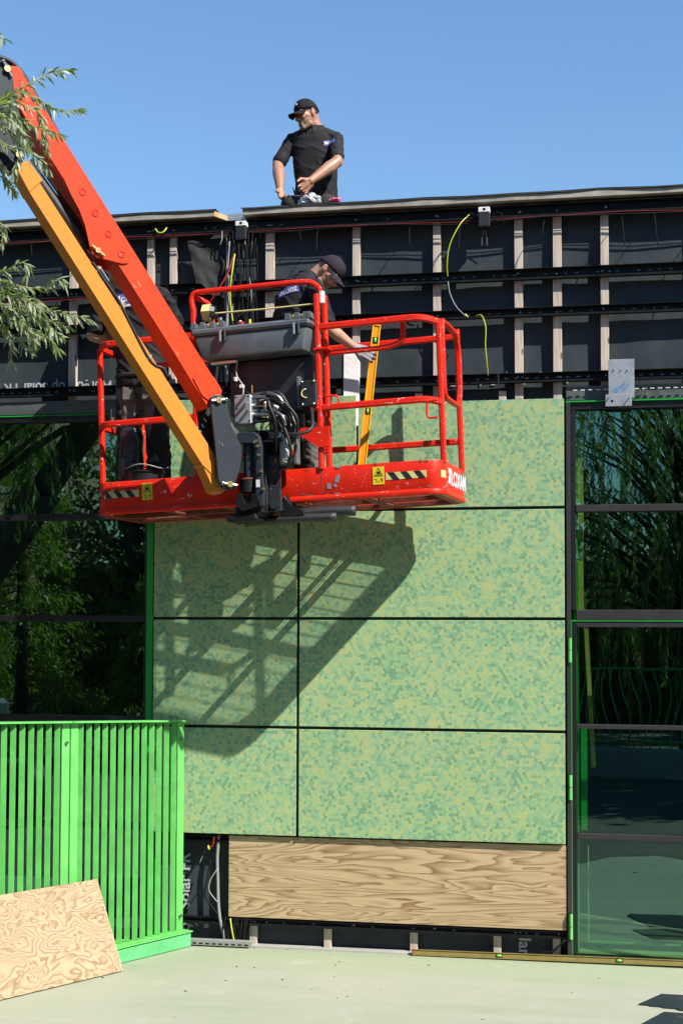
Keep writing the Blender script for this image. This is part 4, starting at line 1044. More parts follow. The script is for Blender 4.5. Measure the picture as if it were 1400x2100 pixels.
# slotted plate with three holes: two side strips joined by bridges
def holed(x0, x1, z0, z1, holes, r, y0, y1, n=16):
    g = G(); xm = (x0 + x1) / 2; cuts = [z0] + [(a + b) / 2 for a, b in zip(holes[:-1], holes[1:])] + [z1]
    for h, (c0_, c1_) in zip(holes, zip(cuts[:-1], cuts[1:])):
        ring = [(xm + r * math.cos(2 * math.pi * k / n), h + r * math.sin(2 * math.pi * k / n)) for k in range(n)]
        outr = []
        for k in range(n):
            a = 2 * math.pi * k / n; dx, dz = math.cos(a), math.sin(a)
            t = min(((x1 - xm) / abs(dx)) if abs(dx) > 1e-6 else 9, ((c1_ - h) if dz > 0 else (h - c0_)) / abs(dz) if abs(dz) > 1e-6 else 9)
            outr.append((xm + dx * t, h + dz * t))
        for y in (y0, y1):
            g.add([(x, y, z) for x, z in ring + outr], [(k, (k + 1) % n, n + (k + 1) % n, n + k) for k in range(n)])
        g.add([(x, y0, z) for x, z in ring] + [(x, y1, z) for x, z in ring], [(k, (k + 1) % n, n + (k + 1) % n, n + k) for k in range(n)])
    g.box((x0, y0, z0), (x0 + .001, y1, z1)); g.box((x1 - .001, y0, z0), (x1, y1, z1))
    return g
rmk('holed_plate', holed(-1.158, -1.072, .065, .285, [.10, .173, .242], .021, -.185, -.165), 'dark_steel')
g = G(); g.box((-1.158, -.185, -.10), (-1.072, -.165, .0645), .004); rmk('mount_plate', g, 'dark_steel')
g = G(); g.cyl((-1.118, -.20, -.05), (-1.118, -.18, -.05), .032, 14); rmk('mount_pin', g, 'dark_steel', auto=40)
g = G(); g.box((-1.155, -.16, -.10), (-1.075, .0, -.03), .01); g.box((-1.155, -.163, .285), (-1.06, -.02, .40), .006); rmk('mount_arm', g, 'black_steel')
# foot plate reaching under the platform
g = bevelled(G().prism([(-1.07, .02), (-1.045, -.05), (-.98, -.075), (-.93, -.10), (-.93, -.13), (-1.10, -.14), (-1.10, -.03)], lambda x, y, o: (x, o, y), -.12, .05), .006, 1); rmk('foot_plate', g, 'black_steel')
# braided hose sleeve below the floor
plain('braid', (.03, .03, .032), .4, var=1.0, scale=160, bump=.004, bscale=150)
for (y_, z_, x0_, x1_, r_2) in ((-.05, -.105, -1.02, -.60, .036), (-.10, -.145, -1.36, -.72, .030)):
    g = G(); g.tube(smoothpath([(x0_, y_, z_ - .01), ((x0_ + x1_) / 2, y_ + .01, z_), (x1_, y_ + .03, z_ - .005)], 8), r_2, 12); rmk('hose_sleeve', g, 'braid', smooth=True)
# valve block, fittings and hose tangle
g = G(); g.box((-1.345, -.30, .492), (-1.225, -.22, .692), .006); VB = bmk('valve_block', g, 'aluminium')
def vmk(name, g, mat, **k): return mk(name, g, mat, VB, **k)
for k, (a, c) in enumerate(((-1.29, .655), (-1.285, .60), (-1.27, .55))):
    g = G(); g.tube([(a - .035, -.305, c - .035), (a + .03, -.315, c + .03)], .010, 8); vmk('solenoid', g, 'steel', auto=40)
for a, c in ((-1.33, .68), (-1.24, .68), (-1.33, .505), (-1.24, .51), (-1.325, .60)): g = G(); g.cyl((a, -.303, c), (a, -.298, c), .006, 8); vmk('bolt', g, 'cable_black')
random.seed(21)
for k, c in enumerate((.68, .655, .62, .585, .56)):
    g = G(); g.cyl((-1.225, -.26 + .012 * (k % 2), c), (-1.13 + .02 * (k % 3), -.26, c - .01), .013, 8); vmk('fitting', g, 'steel' if k % 2 == 0 else 'conduit_grey', auto=40)
for k in range(11):
    c = .69 - .018 * k; a0 = -1.18 + random.uniform(-.02, .03); ex = random.uniform(.10, .30); y_ = -.26 + random.uniform(-.06, .08)
    q = [(a0 - .04, -.26, c), (a0 + .05, y_, c + random.uniform(-.01, .035)), (a0 + ex * .7, y_ - .02, c - random.uniform(.0, .06)), (a0 + ex, y_, c - .12 - random.uniform(0, .08)), (a0 + ex * .85, y_ + .05, c - .25 - random.uniform(0, .06)), (a0 + ex * .5, y_ + .10, c - .32)]
    g = G(); g.tube(smoothpath(q, 6), (.0055 if k in (3, 8) else random.choice((.0085, .011, .013))), 8); vmk('hose', g, ('conduit_grey' if k in (3, 8) else 'black_rubber'), smooth=True)
for q, m in (([(-1.10, -.31, .69), (-1.03, -.32, .66), (-.99, -.31, .61)], 'steel'), ([(-1.05, -.30, .56), (-1.0, -.31, .52), (-.985, -.30, .46)], 'steel'), ([(-1.12, -.31, .63), (-1.12, -.31, .58)], 'brass'), ([(-1.06, -.30, .60), (-1.03, -.31, .58)], 'white_label')):
    g = G(); g.tube(smoothpath(q, 4), .012, 8); vmk('fitting', g, m, smooth=True)
q = [(-1.02, -.25, .42), (-.95, -.28, .40), (-.86, -.26, .41), (-.825, -.22, .45), (-.84, -.16, .52), (-.87, -.08, .60)]
vmk('hose', G().tube(smoothpath(q, 6), .012, 8), 'black_rubber', smooth=True)
g = G(); g.tube([(-1.22, -.28, .70), (-1.22, -.28, .755)], .003, 5); vmk('tie_tail', g, 'level_orange')
g = G(); g.box((-1.20, -.27, .36), (-1.02, -.20, .375), .003); g.box((-1.20, -.27, .375), (-1.185, -.2, .45), .003); vmk('support_tray', g, 'black_steel')
for k in range(8):
    c0_ = V((-1.17 + random.uniform(0, .12), -.20 + random.uniform(-.04, .04), .42 + random.uniform(0, .16)))
    q = [c0_ + V((random.uniform(-.05, .05), random.uniform(-.03, .03), random.uniform(-.05, .05))) for _ in range(4)]
    vmk('wire', G().tube(smoothpath(q, 5), .004, 6), random.choice(('cable_black', 'cable_black', 'logo_blue')), smooth=True)
g = G(); g.lathe([(.030, .318), (.037, .322), (.037, .40), (.03, .43), (.018, .44), (.012, .445)], Matrix.Translation((-1.02, -.22, 0)), 16); FL = bmk('oil_filter', g, 'filter_grey', auto=40)
g = G(); g.lathe([(.012, .205), (.014, .215), (.034, .218), (.037, .225), (.037, .316), (.035, .32)], Matrix.Translation((-1.02, -.22, 0)), 16); mk('filter_cup', g, 'filter_grey', FL, auto=40)
g = G(); g.box((-1.005, -.2585, .24), (-.99, -.2565, .29)); mk('filter_label', g, 'white_label', FL)
g = G(); g.cyl((-1.045, -.25, .40), (-1.045, -.27, .405), .02, 8); mk('elbow_nut', g, 'steel', FL)
g = G(); g.box((-.99, -.13, .22), (-.965, -.06, .46), .004); mk('filter_bracket', g, 'control_grey', FL)

# --- lower boom, turret and chassis beyond the left edge of the picture
A_, B_ = J(1.60, 1.80, -.107), V((-6.4, -5.6, 1.75)); ax = (B_ - A_).normalized()
M = frame(A_, ax, ax.cross(V((0, 0, 1))))
g = G(); g.box((0, -.105, -.13), ((B_ - A_).length, .105, .13), .012, M); MBm = lmk('main_boom', g, 'dark_steel')
g = G(); g.box(((B_ - A_).length * .45, -.135, -.165), ((B_ - A_).length, .135, .165), .012, M); jsub('boom_sleeve', g, 'dark_steel', MBm)
MC = Matrix.Translation(L0) @ Matrix.Rotation(R(36), 4, 'Z')
g = G(); g.box((-1.0, -.7, .85), (1.1, .7, 1.55), .06, MC); g.box((.6, -.35, 1.55), (1.05, .35, 2.0), .05, MC); lmk('turret', g, 'control_grey')
g = G(); g.box((-1.4, -.75, .45), (1.4, .75, .84), .05, MC); lmk('chassis', g, 'dark_steel')
for x in (-1.0, 1.0):
    for y in (-.95, .95):
        X = MC @ Matrix.Translation((x, y, .42)) @ Matrix.Rotation(math.pi / 2, 4, 'X')
        g = G(); g.lathe([(.20, -.16), (.36, -.16), (.42, -.11), (.42, .11), (.36, .16), (.20, .16)], X, 24); wh = lmk('wheel', g, 'black_rubber', auto=40)
        g = G(); g.lathe([(.05, -.13), (.20, -.12), (.20, .12), (.05, .13)], X, 16); jsub('rim', g, 'white_label', wh, auto=40)

# ------------------------------------------------------------------ things carried on the platform
def thing_mesh(name, g, mat, label, cat, loc, **k):
    for v in g.v: v -= V(loc)
    o = mk(name, g, mat, **k); o.location = loc; tag(o, label, cat); return o
# black bag standing in the left corner
p = BW(-2.40, .30, .022); g = G(); vs = []; n, m = 18, 16
for j in range(m + 1):
    t = j / m; z = .62 * t
    for i in range(n):
        a = 2 * math.pi * i / n; rr = .085 * (1 + .12 * noise.noise(V((math.cos(a) * 2, math.sin(a) * 2, z * 7))) + .05 * noise.noise(V((math.cos(a) * 7, math.sin(a) * 7, z * 18)))) * (1 if t < .9 else 1 - (t - .9) * 2.2)
        sq = 1 / max(abs(math.cos(a)), abs(math.sin(a))) ** .6
        vs.append(p + V((math.cos(a) * rr * sq, math.sin(a) * rr * sq * .9, z)))
g.add(vs, [(j * n + i, j * n + (i + 1) % n, (j + 1) * n + (i + 1) % n, (j + 1) * n + i) for j in range(m) for i in range(n)] + [tuple(range(n - 1, -1, -1)), tuple(m * n + i for i in range(n))])
thing_mesh('foil_roll', g, 'shiny_black_wrap', 'shiny black wrapped roll standing in the corner of the lift platform', 'roll', p, smooth=True)
p = BW(-2.24, .20, .022)
E_ = empty('bucket', p); tag(E_, 'black bucket with a coiled rim wire on the platform floor', 'bucket')
g = G(); g.lathe([(.09, 0), (.115, .02), (.135, .25), (.145, .255), (.145, .27), (.128, .27), (.11, .03), (.0, .025)], None, 24); mk('pail', g, 'black_plastic', E_, auto=40)
q = [V((.15 * math.cos(t), .15 * math.sin(t), .275 + .012 * math.sin(3 * t))) for t in [i * .33 for i in range(19)]]; mk('coil', G().tube(smoothpath(q, 2), .006, 6), 'cable_black', E_, smooth=True)
mk('coil', G().tube(smoothpath([v + V((.02, -.01, .016)) for v in q], 2), .005, 6), 'conduit_grey', E_, smooth=True)
# orange spirit level held by the worker
level_bar('spirit_level', (.222, -.335, 3.345), (.351, -.330, 4.588), .060, .028, (0.25, -1, 0), ('level_orange', 'level_amber', 'level_orange'),
          'orange spirit level held upright by the worker with the grey glove', 'spirit level', (.62, 1.14))
# ------------------------------------------------------------------ people
from mathutils.bvhtree import BVHTree
def hull2(p0, r0, p1, r1):
    bm = bmesh.new()
    for p, r in ((p0, r0), (p1, r1)):
        bmesh.ops.create_icosphere(bm, subdivisions=2, radius=r, matrix=Matrix.Translation(V(p)))
    res = bmesh.ops.convex_hull(bm, input=list(bm.verts))
    bmesh.ops.delete(bm, geom=[x for x in set(res['geom_interior']) | set(res['geom_unused']) if isinstance(x, bmesh.types.BMVert) and x.is_valid], context='VERTS')
    return bm
def chain(g, pts, rs):
    for (a, b), (ra, rb) in zip(zip(pts[:-1], pts[1:]), zip(rs[:-1], rs[1:])): g.bm(hull2(a, ra, b, rb))
    return g
def loft(g, rings, n=24, ex=2.5):
    vs = []
    for c, r, f in rings:
        c, r, f = V(c), V(r), V(f)
        for i in range(n):
            a = 2 * math.pi * i / n; ca, sa = math.cos(a), math.sin(a)
            vs.append(c + r * (abs(ca) ** (2 / ex) * (1 if ca > 0 else -1)) + f * (abs(sa) ** (2 / ex) * (1 if sa > 0 else -1)))
    m = len(rings)
    return g.add(vs, [(j * n + i, j * n + (i + 1) % n, (j + 1) * n + (i + 1) % n, (j + 1) * n + i) for j in range(m - 1) for i in range(n)] + [tuple(range(n - 1, -1, -1)), tuple((m - 1) * n + i for i in range(n))])
def remesh(g, voxel, smooth=3, wr=0.0, wf=9.0, seed=0.0, fold=0.0):
    me = mesh('tmp', g, 'skin'); o = bpy.data.objects.new('tmp', me); COL.objects.link(o)
    m = o.modifiers.new('r', 'REMESH'); m.mode = 'VOXEL'; m.voxel_size = voxel
    if smooth: s = o.modifiers.new('s', 'SMOOTH'); s.iterations = smooth; s.factor = .5
    dg = bpy.context.evaluated_depsgraph_get(); out = bpy.data.meshes.new_from_object(o.evaluated_get(dg))
    bpy.data.objects.remove(o); bpy.data.meshes.remove(me); out.materials.clear()
    if wr:
        ns = [v.normal.copy() for v in out.vertices]
        for v, nn in zip(out.vertices, ns):
            p = v.co; a = noise.noise(V((p.x * wf, p.y * wf, p.z * wf * 1.4 + seed)))
            b = 1 - abs(noise.noise(V((p.x * wf * 1.1 + 5, p.y * wf * 1.1, (p.z + p.x * .7) * wf * 2.2 + seed)))) * 2
            v.co = p + nn * (wr * a + fold * max(0, b) ** 3)
    return out
def cloth(name, me, mats, parent, pick=None):
    for m in (mats if isinstance(mats, (list, tuple)) else [mats]): me.materials.append(MATS[m])
    if pick: me.polygons.foreach_set('material_index', [pick(p.center) for p in me.polygons])
    me.name = name; return mk(name, me, None, parent, smooth=True)
class Head:
    def __init__(s, c, f, u):
        s.c = V(c); s.f = V(f).normalized(); u = V(u); s.u = (u - s.f * u.dot(s.f)).normalized(); s.r = s.f.cross(s.u)
        s.R = Matrix(((s.r.x, s.f.x, s.u.x), (s.r.y, s.f.y, s.u.y), (s.r.z, s.f.z, s.u.z)))
    def p(s, r, f, u): return s.c + s.r * r + s.f * f + s.u * u
    def skin(s, g):
        b = lambda c, r: g.ball(s.p(*c), r, s.R, 16)
        b((0, -.010, .028), (.073, .092, .088)); b((0, .016, -.045), (.061, .072, .070)); b((0, .036, -.01), (.063, .056, .062)); b((0, -.004, -.018), (.069, .082, .075)); b((0, .022, .035), (.064, .070, .060))
        g.bm(hull2(s.p(-.012, .070, -.100), .022, s.p(.012, .070, -.100), .022))
        g.bm(hull2(s.p(-.048, .020, -.085), .020, s.p(-.012, .066, -.102), .020)); g.bm(hull2(s.p(.048, .020, -.085), .020, s.p(.012, .066, -.102), .020))
        g.bm(hull2(s.p(-.040, .072, .028), .013, s.p(.040, .072, .028), .013))
        g.bm(hull2(s.p(0, .086, .012), .009, s.p(0, .110, -.030), .0135))
        for k in (-1, 1):
            g.bm(hull2(s.p(k * .012, .096, -.036), .009, s.p(k * .008, .100, -.034), .009))
            g.bm(hull2(s.p(k * .038, .068, -.024), .015, s.p(k * .050, .036, -.014), .018))
            g.ball(s.p(k * .074, -.008, -.006), (.010, .017, .031), s.R, 10); g.ball(s.p(k * .080, -.020, .002), (.008, .009, .027), s.R, 8); g.ball(s.p(k * .079, -.010, .022), (.008, .014, .008), s.R, 8)
        g.bm(hull2(s.p(-.020, .084, -.064), .0075, s.p(.020, .084, -.064), .0075)); g.bm(hull2(s.p(-.016, .083, -.075), .0085, s.p(.016, .083, -.075), .0085))
        return g
    def extras(s, parent, cap, hairm='hair_dark', emblem=False, body=None):
        for k in (-1, 1):
            g = G(); g.ball(s.p(k * .031, .079, .010), (.012, .008, .007), s.R, 8); mk('eye', g, 'eye_dark', parent, smooth=True)
            g = G(); g.bm(hull2(s.p(k * .016, .087, .027), .004, s.p(k * .046, .076, .029), .0035)); mk('eyebrow', g, hairm, parent, smooth=True)
        g = G(); g.bm(hull2(s.p(-.021, .0905, -.070), .0025, s.p(.021, .0905, -.070), .0025)); mk('mouth', g, 'lips', parent, smooth=True)
        g = G(); g.ball(s.p(0, -.022, .026), (.0745, .086, .078), s.R, 20); hr = mk('hair', remesh(g, .007, 2, .003, 60), None, parent, smooth=True); hr.data.materials.append(MATS[hairm])
        # cap: crown dome, band, curved brim, button
        g = G(); n, m = 28, 8; vs = []
        for j in range(m + 1):
            t = j / m * math.pi / 2
            for i in range(n):
                a = 2 * math.pi * i / n; rr = math.cos(t) ** .75
                sq = 1 + .02 * math.cos(6 * a) * math.cos(t)
                low = -.020 * (1 - j / m) * max(0, -math.sin(a))
                vs.append(s.p(.083 * math.cos(a) * rr * sq, -.010 + .104 * math.sin(a) * rr * sq, .028 + .098 * math.sin(t) + low + .008 * math.sin(a) * math.cos(t)))
        g.add(vs, [(j * n + i, j * n + (i + 1) % n, (j + 1) * n + (i + 1) % n, (j + 1) * n + i) for j in range(m) for i in range(n)] + [tuple(range(n - 1, -1, -1))])
        CP = mk('cap', g, cap, parent, smooth=True)
        g = G(); vs = []; K, Q = 16, 5
        for th in (0, 1):
            for q in range(Q + 1):
                for k in range(K + 1):
                    a = R(-62 + 124 * k / K); e = q / Q
                    L = .078 * math.cos(a * 1.05) ** .6
                    x = .083 * math.sin(a) * (1 + .03 * e); y = -.010 + .101 * math.cos(a) + L * e
                    z = .036 - .016 * e - .034 * (abs(math.sin(a)) ** 2) * (.35 + e * .65) - (.0035 if th else 0)
                    vs.append(s.p(x, y, z))
        N_ = (Q + 1) * (K + 1)
        fs = []
        for th in (0, 1):
            for q in range(Q):
                for k in range(K): i0 = th * N_ + q * (K + 1) + k; fs.append((i0, i0 + 1, i0 + K + 2, i0 + K + 1))
        for k in range(K): i0 = Q * (K + 1) + k; fs.append((i0, i0 + 1, i0 + 1 + N_, i0 + N_))
        for q in range(Q):
            for e_ in (0, K): i0 = q * (K + 1) + e_; fs.append((i0, i0 + K + 1, i0 + K + 1 + N_, i0 + N_))
        mk('brim', g.add(vs, fs), cap, CP, smooth=True)
        g = G(); g.ball(s.p(0, -.010, .127), (.008, .008, .005), s.R, 8); mk('button', g, cap, CP, smooth=True)
        if emblem:
            g = G(); g.ball(s.p(-.012, .082, .086), (.010, .007, .009), s.R, 8); g.ball(s.p(.002, .086, .080), (.007, .006, .006), s.R, 8); mk('emblem', g, 'print_pure', CP, smooth=True)
        return CP
def hand(g, wr, d, n, t, curls, sc=1.0, infl=0.0, thumb=(.55, .75, .25), thumb2=(.85, .2, .45), spread=.12):
    d = V(d).normalized(); n = V(n); n = (n - d * n.dot(d)).normalized(); s = d.cross(n)
    if s.dot(V(t)) < 0: s = -s
    wr = V(wr); L, Wd = .092 * sc, .040 * sc
    offs = [.85, .30, -.28, -.82]; lens = [.072, .080, .074, .058]; kn = []
    for i, o in enumerate(offs):
        k = wr + d * (L * (1.0 if i in (1, 2) else .95 - .05 * (i == 3))) + s * (Wd * o) + n * (.004 * (i == 3))
        kn.append(k); g.bm(hull2(wr + s * (Wd * o * .62) + d * .006, .0155 * sc + infl, k, .0118 * sc + infl))
    g.bm(hull2(wr + d * .03 + n * .004, .019 * sc + infl, wr + d * .07 + n * .002, .016 * sc + infl))
    for i, k in enumerate(kn):
        p = k; ang = 0; c = curls[i] if isinstance(curls[0], (tuple, list)) else curls
        ds = (d + s * spread * offs[i]).normalized(); rr = (.0098, .0090, .0082, .0072)
        for j, fr in enumerate((.44, .31, .25)):
            ang += R(c[j]); dir_ = ds * math.cos(ang) + n * math.sin(ang)
            q = p + dir_ * (lens[i] * fr * sc)
            kk = .88 if i == 3 else 1
            g.bm(hull2(p, rr[j] * sc * kk + infl, q, rr[j + 1] * sc * kk + infl)); p = q
    b = wr + d * .022 * sc + s * (Wd * .75); d1 = (d * thumb[0] + s * thumb[1] + n * thumb[2]).normalized(); q = b + d1 * .046 * sc
    g.bm(hull2(b, .0165 * sc + infl, q, .0115 * sc + infl)); d2 = (d * thumb2[0] + s * thumb2[1] + n * thumb2[2]).normalized()
    m = q + d2 * .030 * sc; g.bm(hull2(q, .0115 * sc + infl, m, .0105 * sc + infl)); g.bm(hull2(m, .0105 * sc + infl, m + (d2 + n * .3).normalized() * .020 * sc, .0085 * sc + infl))
    return g
def project(g, me, direction, off=.003):
    bv = BVHTree.FromPolygons([v.co for v in me.vertices], [tuple(p.vertices) for p in me.polygons]); d = V(direction).normalized()
    for v in g.v:
        h = bv.ray_cast(v - d * .6, d)
        if h[0] is None:
            q = bv.find_nearest(v)
            v.xyz = q[0] + q[1] * off
        else: v.xyz = h[0] - d * off
    return g
def gridquad(o, x, y, w_, h_, n=8):
    g = G(); vs = [V(o) + V(x) * (w_ * i / n) + V(y) * (h_ * j / n) for j in range(n + 1) for i in range(n + 1)]
    return g.add(vs, [(j * (n + 1) + i, j * (n + 1) + i + 1, (j + 1) * (n + 1) + i + 1, (j + 1) * (n + 1) + i) for j in range(n) for i in range(n)])
def shoe(g, ank, f, length=.27):
    f = V(f).normalized(); a = V(ank); z = a.z
    base = a - V((0, 0, .075))
    g.bm(hull2(base - f * .05 + V((0, 0, .012)), .042, base + f * .08 + V((0, 0, .008)), .045)); g.bm(hull2(base + f * .08 + V((0, 0, .006)), .045, base + f * (length - .10) + V((0, 0, .002)), .038))
    g.bm(hull2(a, .05, base, .048)); return g
def torso_rings(spine, rights, fronts, hw, hd): return [(c, V(r).normalized() * w_, V(f).normalized() * d_) for c, r, f, w_, d_ in zip(spine, rights, fronts, hw, hd)]

# ---- worker on the roof
P1 = empty('person', (-.28, .55, 5.605)); tag(P1, 'person in black polo and black cap kneeling on the roof edge, looking aside', 'person')
def local(me, e):
    for v in me.vertices: v.co -= e.location
    return me
def sub(g, e):
    for v in g.v: v -= e.location
    return g
H = Head((-.345, .445, 6.474), (-.66, -.70, -.30), (-.06, .02, 1))
g = G(); H.skin(g)
chain(g, [H.p(0, -.03, -.06), (-.285, .50, 6.385), (-.285, .52, 6.30)], [.056, .060, .07]); g.bm(hull2(H.p(0, -.045, -.01), .055, V((-.285, .51, 6.37)), .055))
AR = [(-.475, .515, 6.305), (-.572, .43, 6.078), (-.512, .255, 5.815)]; AL = [(-.115, .515, 6.295), (-.080, .37, 6.055), (-.262, .215, 5.862)]
chain(g, AR, [.054, .047, .031]); chain(g, AL, [.054, .047, .031])
for A3 in (AR, AL):
    a, b = V(A3[1]), V(A3[2]); chain(g, [a, a.lerp(b, .32), b], [.044, .051, .030])
hand(g, AR[2], (.35, -.35, -.87), (.55, -.3, .4), (.2, -.9, 0), (38, 50, 35), 1.08); hand(g, AL[2], (-.62, -.22, -.72), (-.1, -.55, -.6), (-.6, 0, .6), (45, 62, 40), 1.08)
loft(g, [((-.285, .57, 5.75), (.10, 0, 0), (0, -.06, 0)), ((-.29, .53, 6.25), (.11, 0, 0), (0, -.06, 0))])
bd = remesh(g, .0058, 3); cloth('body', local(bd, P1), ['skin', 'stubble'], P1, lambda c: 1 if ((c + P1.location - H.c).dot(H.u) < -.048 and (c + P1.location - H.c).dot(H.u) > -.125 and (c + P1.location - H.c).dot(H.f) > .012 and (c + P1.location - H.c).length < .16) else 0)
T1 = empty('tmp_anchor'); bpy.data.objects.remove(T1)
E0 = len(bpy.data.objects)
g = G()
rx, fx = (1, .10, 0), (-.10, -1, 0)
loft(g, torso_rings([(-.285, .575, 5.72), (-.285, .575, 5.82), (-.287, .56, 5.95), (-.292, .545, 6.08), (-.295, .53, 6.20), (-.294, .522, 6.29), (-.29, .515, 6.345), (-.287, .505, 6.385)], [rx] * 8, [fx] * 8, [.166, .165, .162, .168, .175, .176, .144, .080], [.115, .118, .116, .116, .116, .106, .090, .068]))
for A3, kk in ((AR, .84), (AL, .80)):
    a, b = V(A3[0]), V(A3[1]); chain(g, [a, a.lerp(b, .4), a.lerp(b, kk)], [.054, .055, .057])
    g.bm(hull2(a + V((0, 0, -.005)), .052, V((-.288, .505, 6.365)).lerp(a, .25), .052))
sh = remesh(g, .007, 6, .003, 6, 1.0, .005)
lg = gridquad((-.20, .3, 6.222), (.985, 0, .17), (-.17, 0, .985), .092, .038); project(lg, sh, (0, 1, -.05))
l2 = text_geom('Mon', .030, frame((-.194, .3, 6.233), (.985, 0, .17), (-.17, 0, .985)), 0, .0012); project(l2, sh, (0, 1, -.05), .0045)
SH = cloth('shirt', local(sh, P1), 'shirt_black', P1)
mk('logo', sub(lg, P1), 'logo_blue', SH); mk('logo_print', sub(l2, P1), 'print_pure', SH)
# collar
def collar(parent, c, r, f, u_, rad=(.074, .078), h=.032, gap=.5, mat='shirt_black'):
    g = G(); n = 24; vs = []; c, r, f, u_ = V(c), V(r).normalized(), V(f).normalized(), V(u_).normalized()
    for k in range(n + 1):
        a = gap / 2 + (2 * math.pi - gap) * k / n; dirv = f * math.cos(a) + r * math.sin(a); front = max(0, math.cos(a))
        for (rr, hh) in ((1.0, 0), (.93, h), (1.02, h + .004), (1.28, -.012 - .02 * front), (1.25, -.016 - .02 * front)):
            vs.append(c + f * (math.cos(a) * rad[1] * rr) + r * (math.sin(a) * rad[0] * rr) + u_ * (hh - .012 * front))
    m = 5; g.add(vs, [(k * m + j, k * m + (j + 1) % m, (k + 1) * m + (j + 1) % m, (k + 1) * m + j) for k in range(n) for j in range(m)])
    return mk('collar', g if parent is None else sub(g, parent), mat, parent, smooth=True)
collar(P1, (-.289, .495, 6.368), (1, .1, 0), (-.25, -1, -.1), (-.02, -.12, 1), (.070, .074), .030)
g = G(); chain(g, [(-.37, .60, 5.78), (-.43, .22, 5.69), (-.40, .68, 5.66)], [.10, .07, .05]); chain(g, [(-.20, .60, 5.78), (-.14, .24, 5.69), (-.17, .70, 5.66)], [.10, .07, .05]); g.bm(hull2((-.36, .60, 5.78), .11, (-.21, .60, 5.78), .11))
cloth('trousers', local(remesh(g, .012, 3, .004, 10, 2.0), P1), 'trouser_black', P1)
g = G(); shoe(g, (-.40, .74, 5.69), (0, .35, -.6)); shoe(g, (-.17, .76, 5.69), (0, .35, -.6)); 
def persubs(before, e):
    for o in list(bpy.data.objects)[before:]: pass
def heads(Hd, e, cap, **k):
    """build head extras, then move them into the person's own frame"""
    pre = set(bpy.data.objects); Hd.extras(e, cap, **k)
    done = set()
    for o in set(bpy.data.objects) - pre:
        if o.data and o.data.name not in done:
            done.add(o.data.name)
            for v in o.data.vertices: v.co -= e.location
heads(H, P1, 'cap_black', emblem=True)

# ---- worker bending over the platform rail with the level
P2 = empty('person', (-.10, -.52, 3.335)); tag(P2, 'person in dark cap bending down with a grey glove on the orange level', 'person')
H = Head((.030, -.50, 4.955), (.60, -.12, -.79), (.78, -.05, .62))
SR, SL = V((-.030, -.655, 4.785)), V((-.245, -.295, 4.855))
AR = [SR, V((.050, -.665, 4.52)), V((.222, -.470, 4.398))]; AL = [SL, V((-.405, -.335, 4.60)), V((-.30, -.17, 4.44))]
g = G(); H.skin(g); chain(g, [H.p(0, -.035, -.055), (-.080, -.485, 4.925), (-.16, -.475, 4.85)], [.056, .060, .07]); g.bm(hull2(H.p(0, -.045, .0), .060, V((-.075, -.485, 4.93)), .058))
for A3 in (AR, AL):
    a, b = A3[1], A3[2]; chain(g, A3, [.052, .044, .028]); chain(g, [a, a.lerp(b, .33), b], [.042, .047, .027])
hand(g, AL[2], (.6, .6, -.5), (.5, -.5, .3), (0, 0, 1), (30, 35, 25))
g.bm(hull2(AR[2], .026, AR[2] + V((.03, .02, -.015)), .02))
loft(g, [((-.15, -.50, 4.2), (.06, -.11, 0), (.07, .05, 0)), ((-.16, -.46, 4.72), (.07, -.12, 0), (.08, .05, 0))])
bd = remesh(g, .0058, 3); cloth('body', local(bd, P2), ['skin_fair', 'stubble'], P2, lambda c: 1 if ((c + P2.location - H.c).dot(H.u) < -.05 and (c + P2.location - H.c).dot(H.u) > -.125 and (c + P2.location - H.c).dot(H.f) > .0 and (c + P2.location - H.c).length < .16) else 0)
# glove closed over the level
g = G(); g.bm(hull2(AR[2] - V((.012, .010, -.008)), .034, AR[2] + V((.03, .02, -.012)), .030))
hand(g, AR[2] + V((.008, .004, -.004)), (.90, .27, -.34), (-.25, .95, .05), (.3, -.2, -1), ((12, 58, 48), (10, 60, 48), (10, 60, 48), (14, 52, 45)), 1.08, .0018, thumb=(.62, .55, .35), thumb2=(.75, .35, .45), spread=.28)
gm = remesh(g, .0055, 2)
GL = cloth('glove', local(gm, P2), ['glove_grey', 'glove_dark'], P2, lambda c: 1 if (c + P2.location - AR[2]).dot(V((.86, .34, -.40))) > .135 else 0)
gp = text_geom('max', .026, frame((.262, -.60, 4.388), (.93, .1, -.35), (.35, 0, .93)), 0, .0012); 
mk('glove_print', project(sub(gp, P2), gm, (0, 1, 0), .003), 'print_pure', GL)
rv, fv = V((.52, -.84, -.10)), V((.84, .53, -.10))
g = G(); loft(g, torso_rings([(-.150, -.50, 4.10), (-.170, -.50, 4.24), (-.205, -.485, 4.42), (-.232, -.475, 4.58), (-.225, -.470, 4.72), (-.188, -.470, 4.83), (-.148, -.475, 4.885), (-.105, -.482, 4.920)],
     [rv] * 8, [fv, fv, fv, fv + V((0, 0, -.25)), fv + V((0, 0, -.5)), fv + V((0, 0, -.7)), fv + V((0, 0, -.8)), fv + V((0, 0, -.8))], [.160, .164, .172, .188, .202, .200, .160, .082], [.118, .122, .128, .138, .138, .118, .092, .070]))
for A3, kk in ((AR, .80), (AL, .86)):
    a, b = A3[0], A3[1]; chain(g, [a, a.lerp(b, .4), a.lerp(b, kk)], [.064, .064, .066]); g.bm(hull2(a, .062, V((-.12, -.48, 4.895)).lerp(a, .25), .052))
sh = remesh(g, .008, 4, .006, 6, 4.0, .012)
xd, yd = V((.93, -.30, .10)).normalized(), V((-.10, .10, .98)).normalized()
lo_ = (-.345, -.9, 4.80)
lg = gridquad(lo_, xd, yd, .19, .062, 14); project(lg, sh, (.05, 1, -.12))
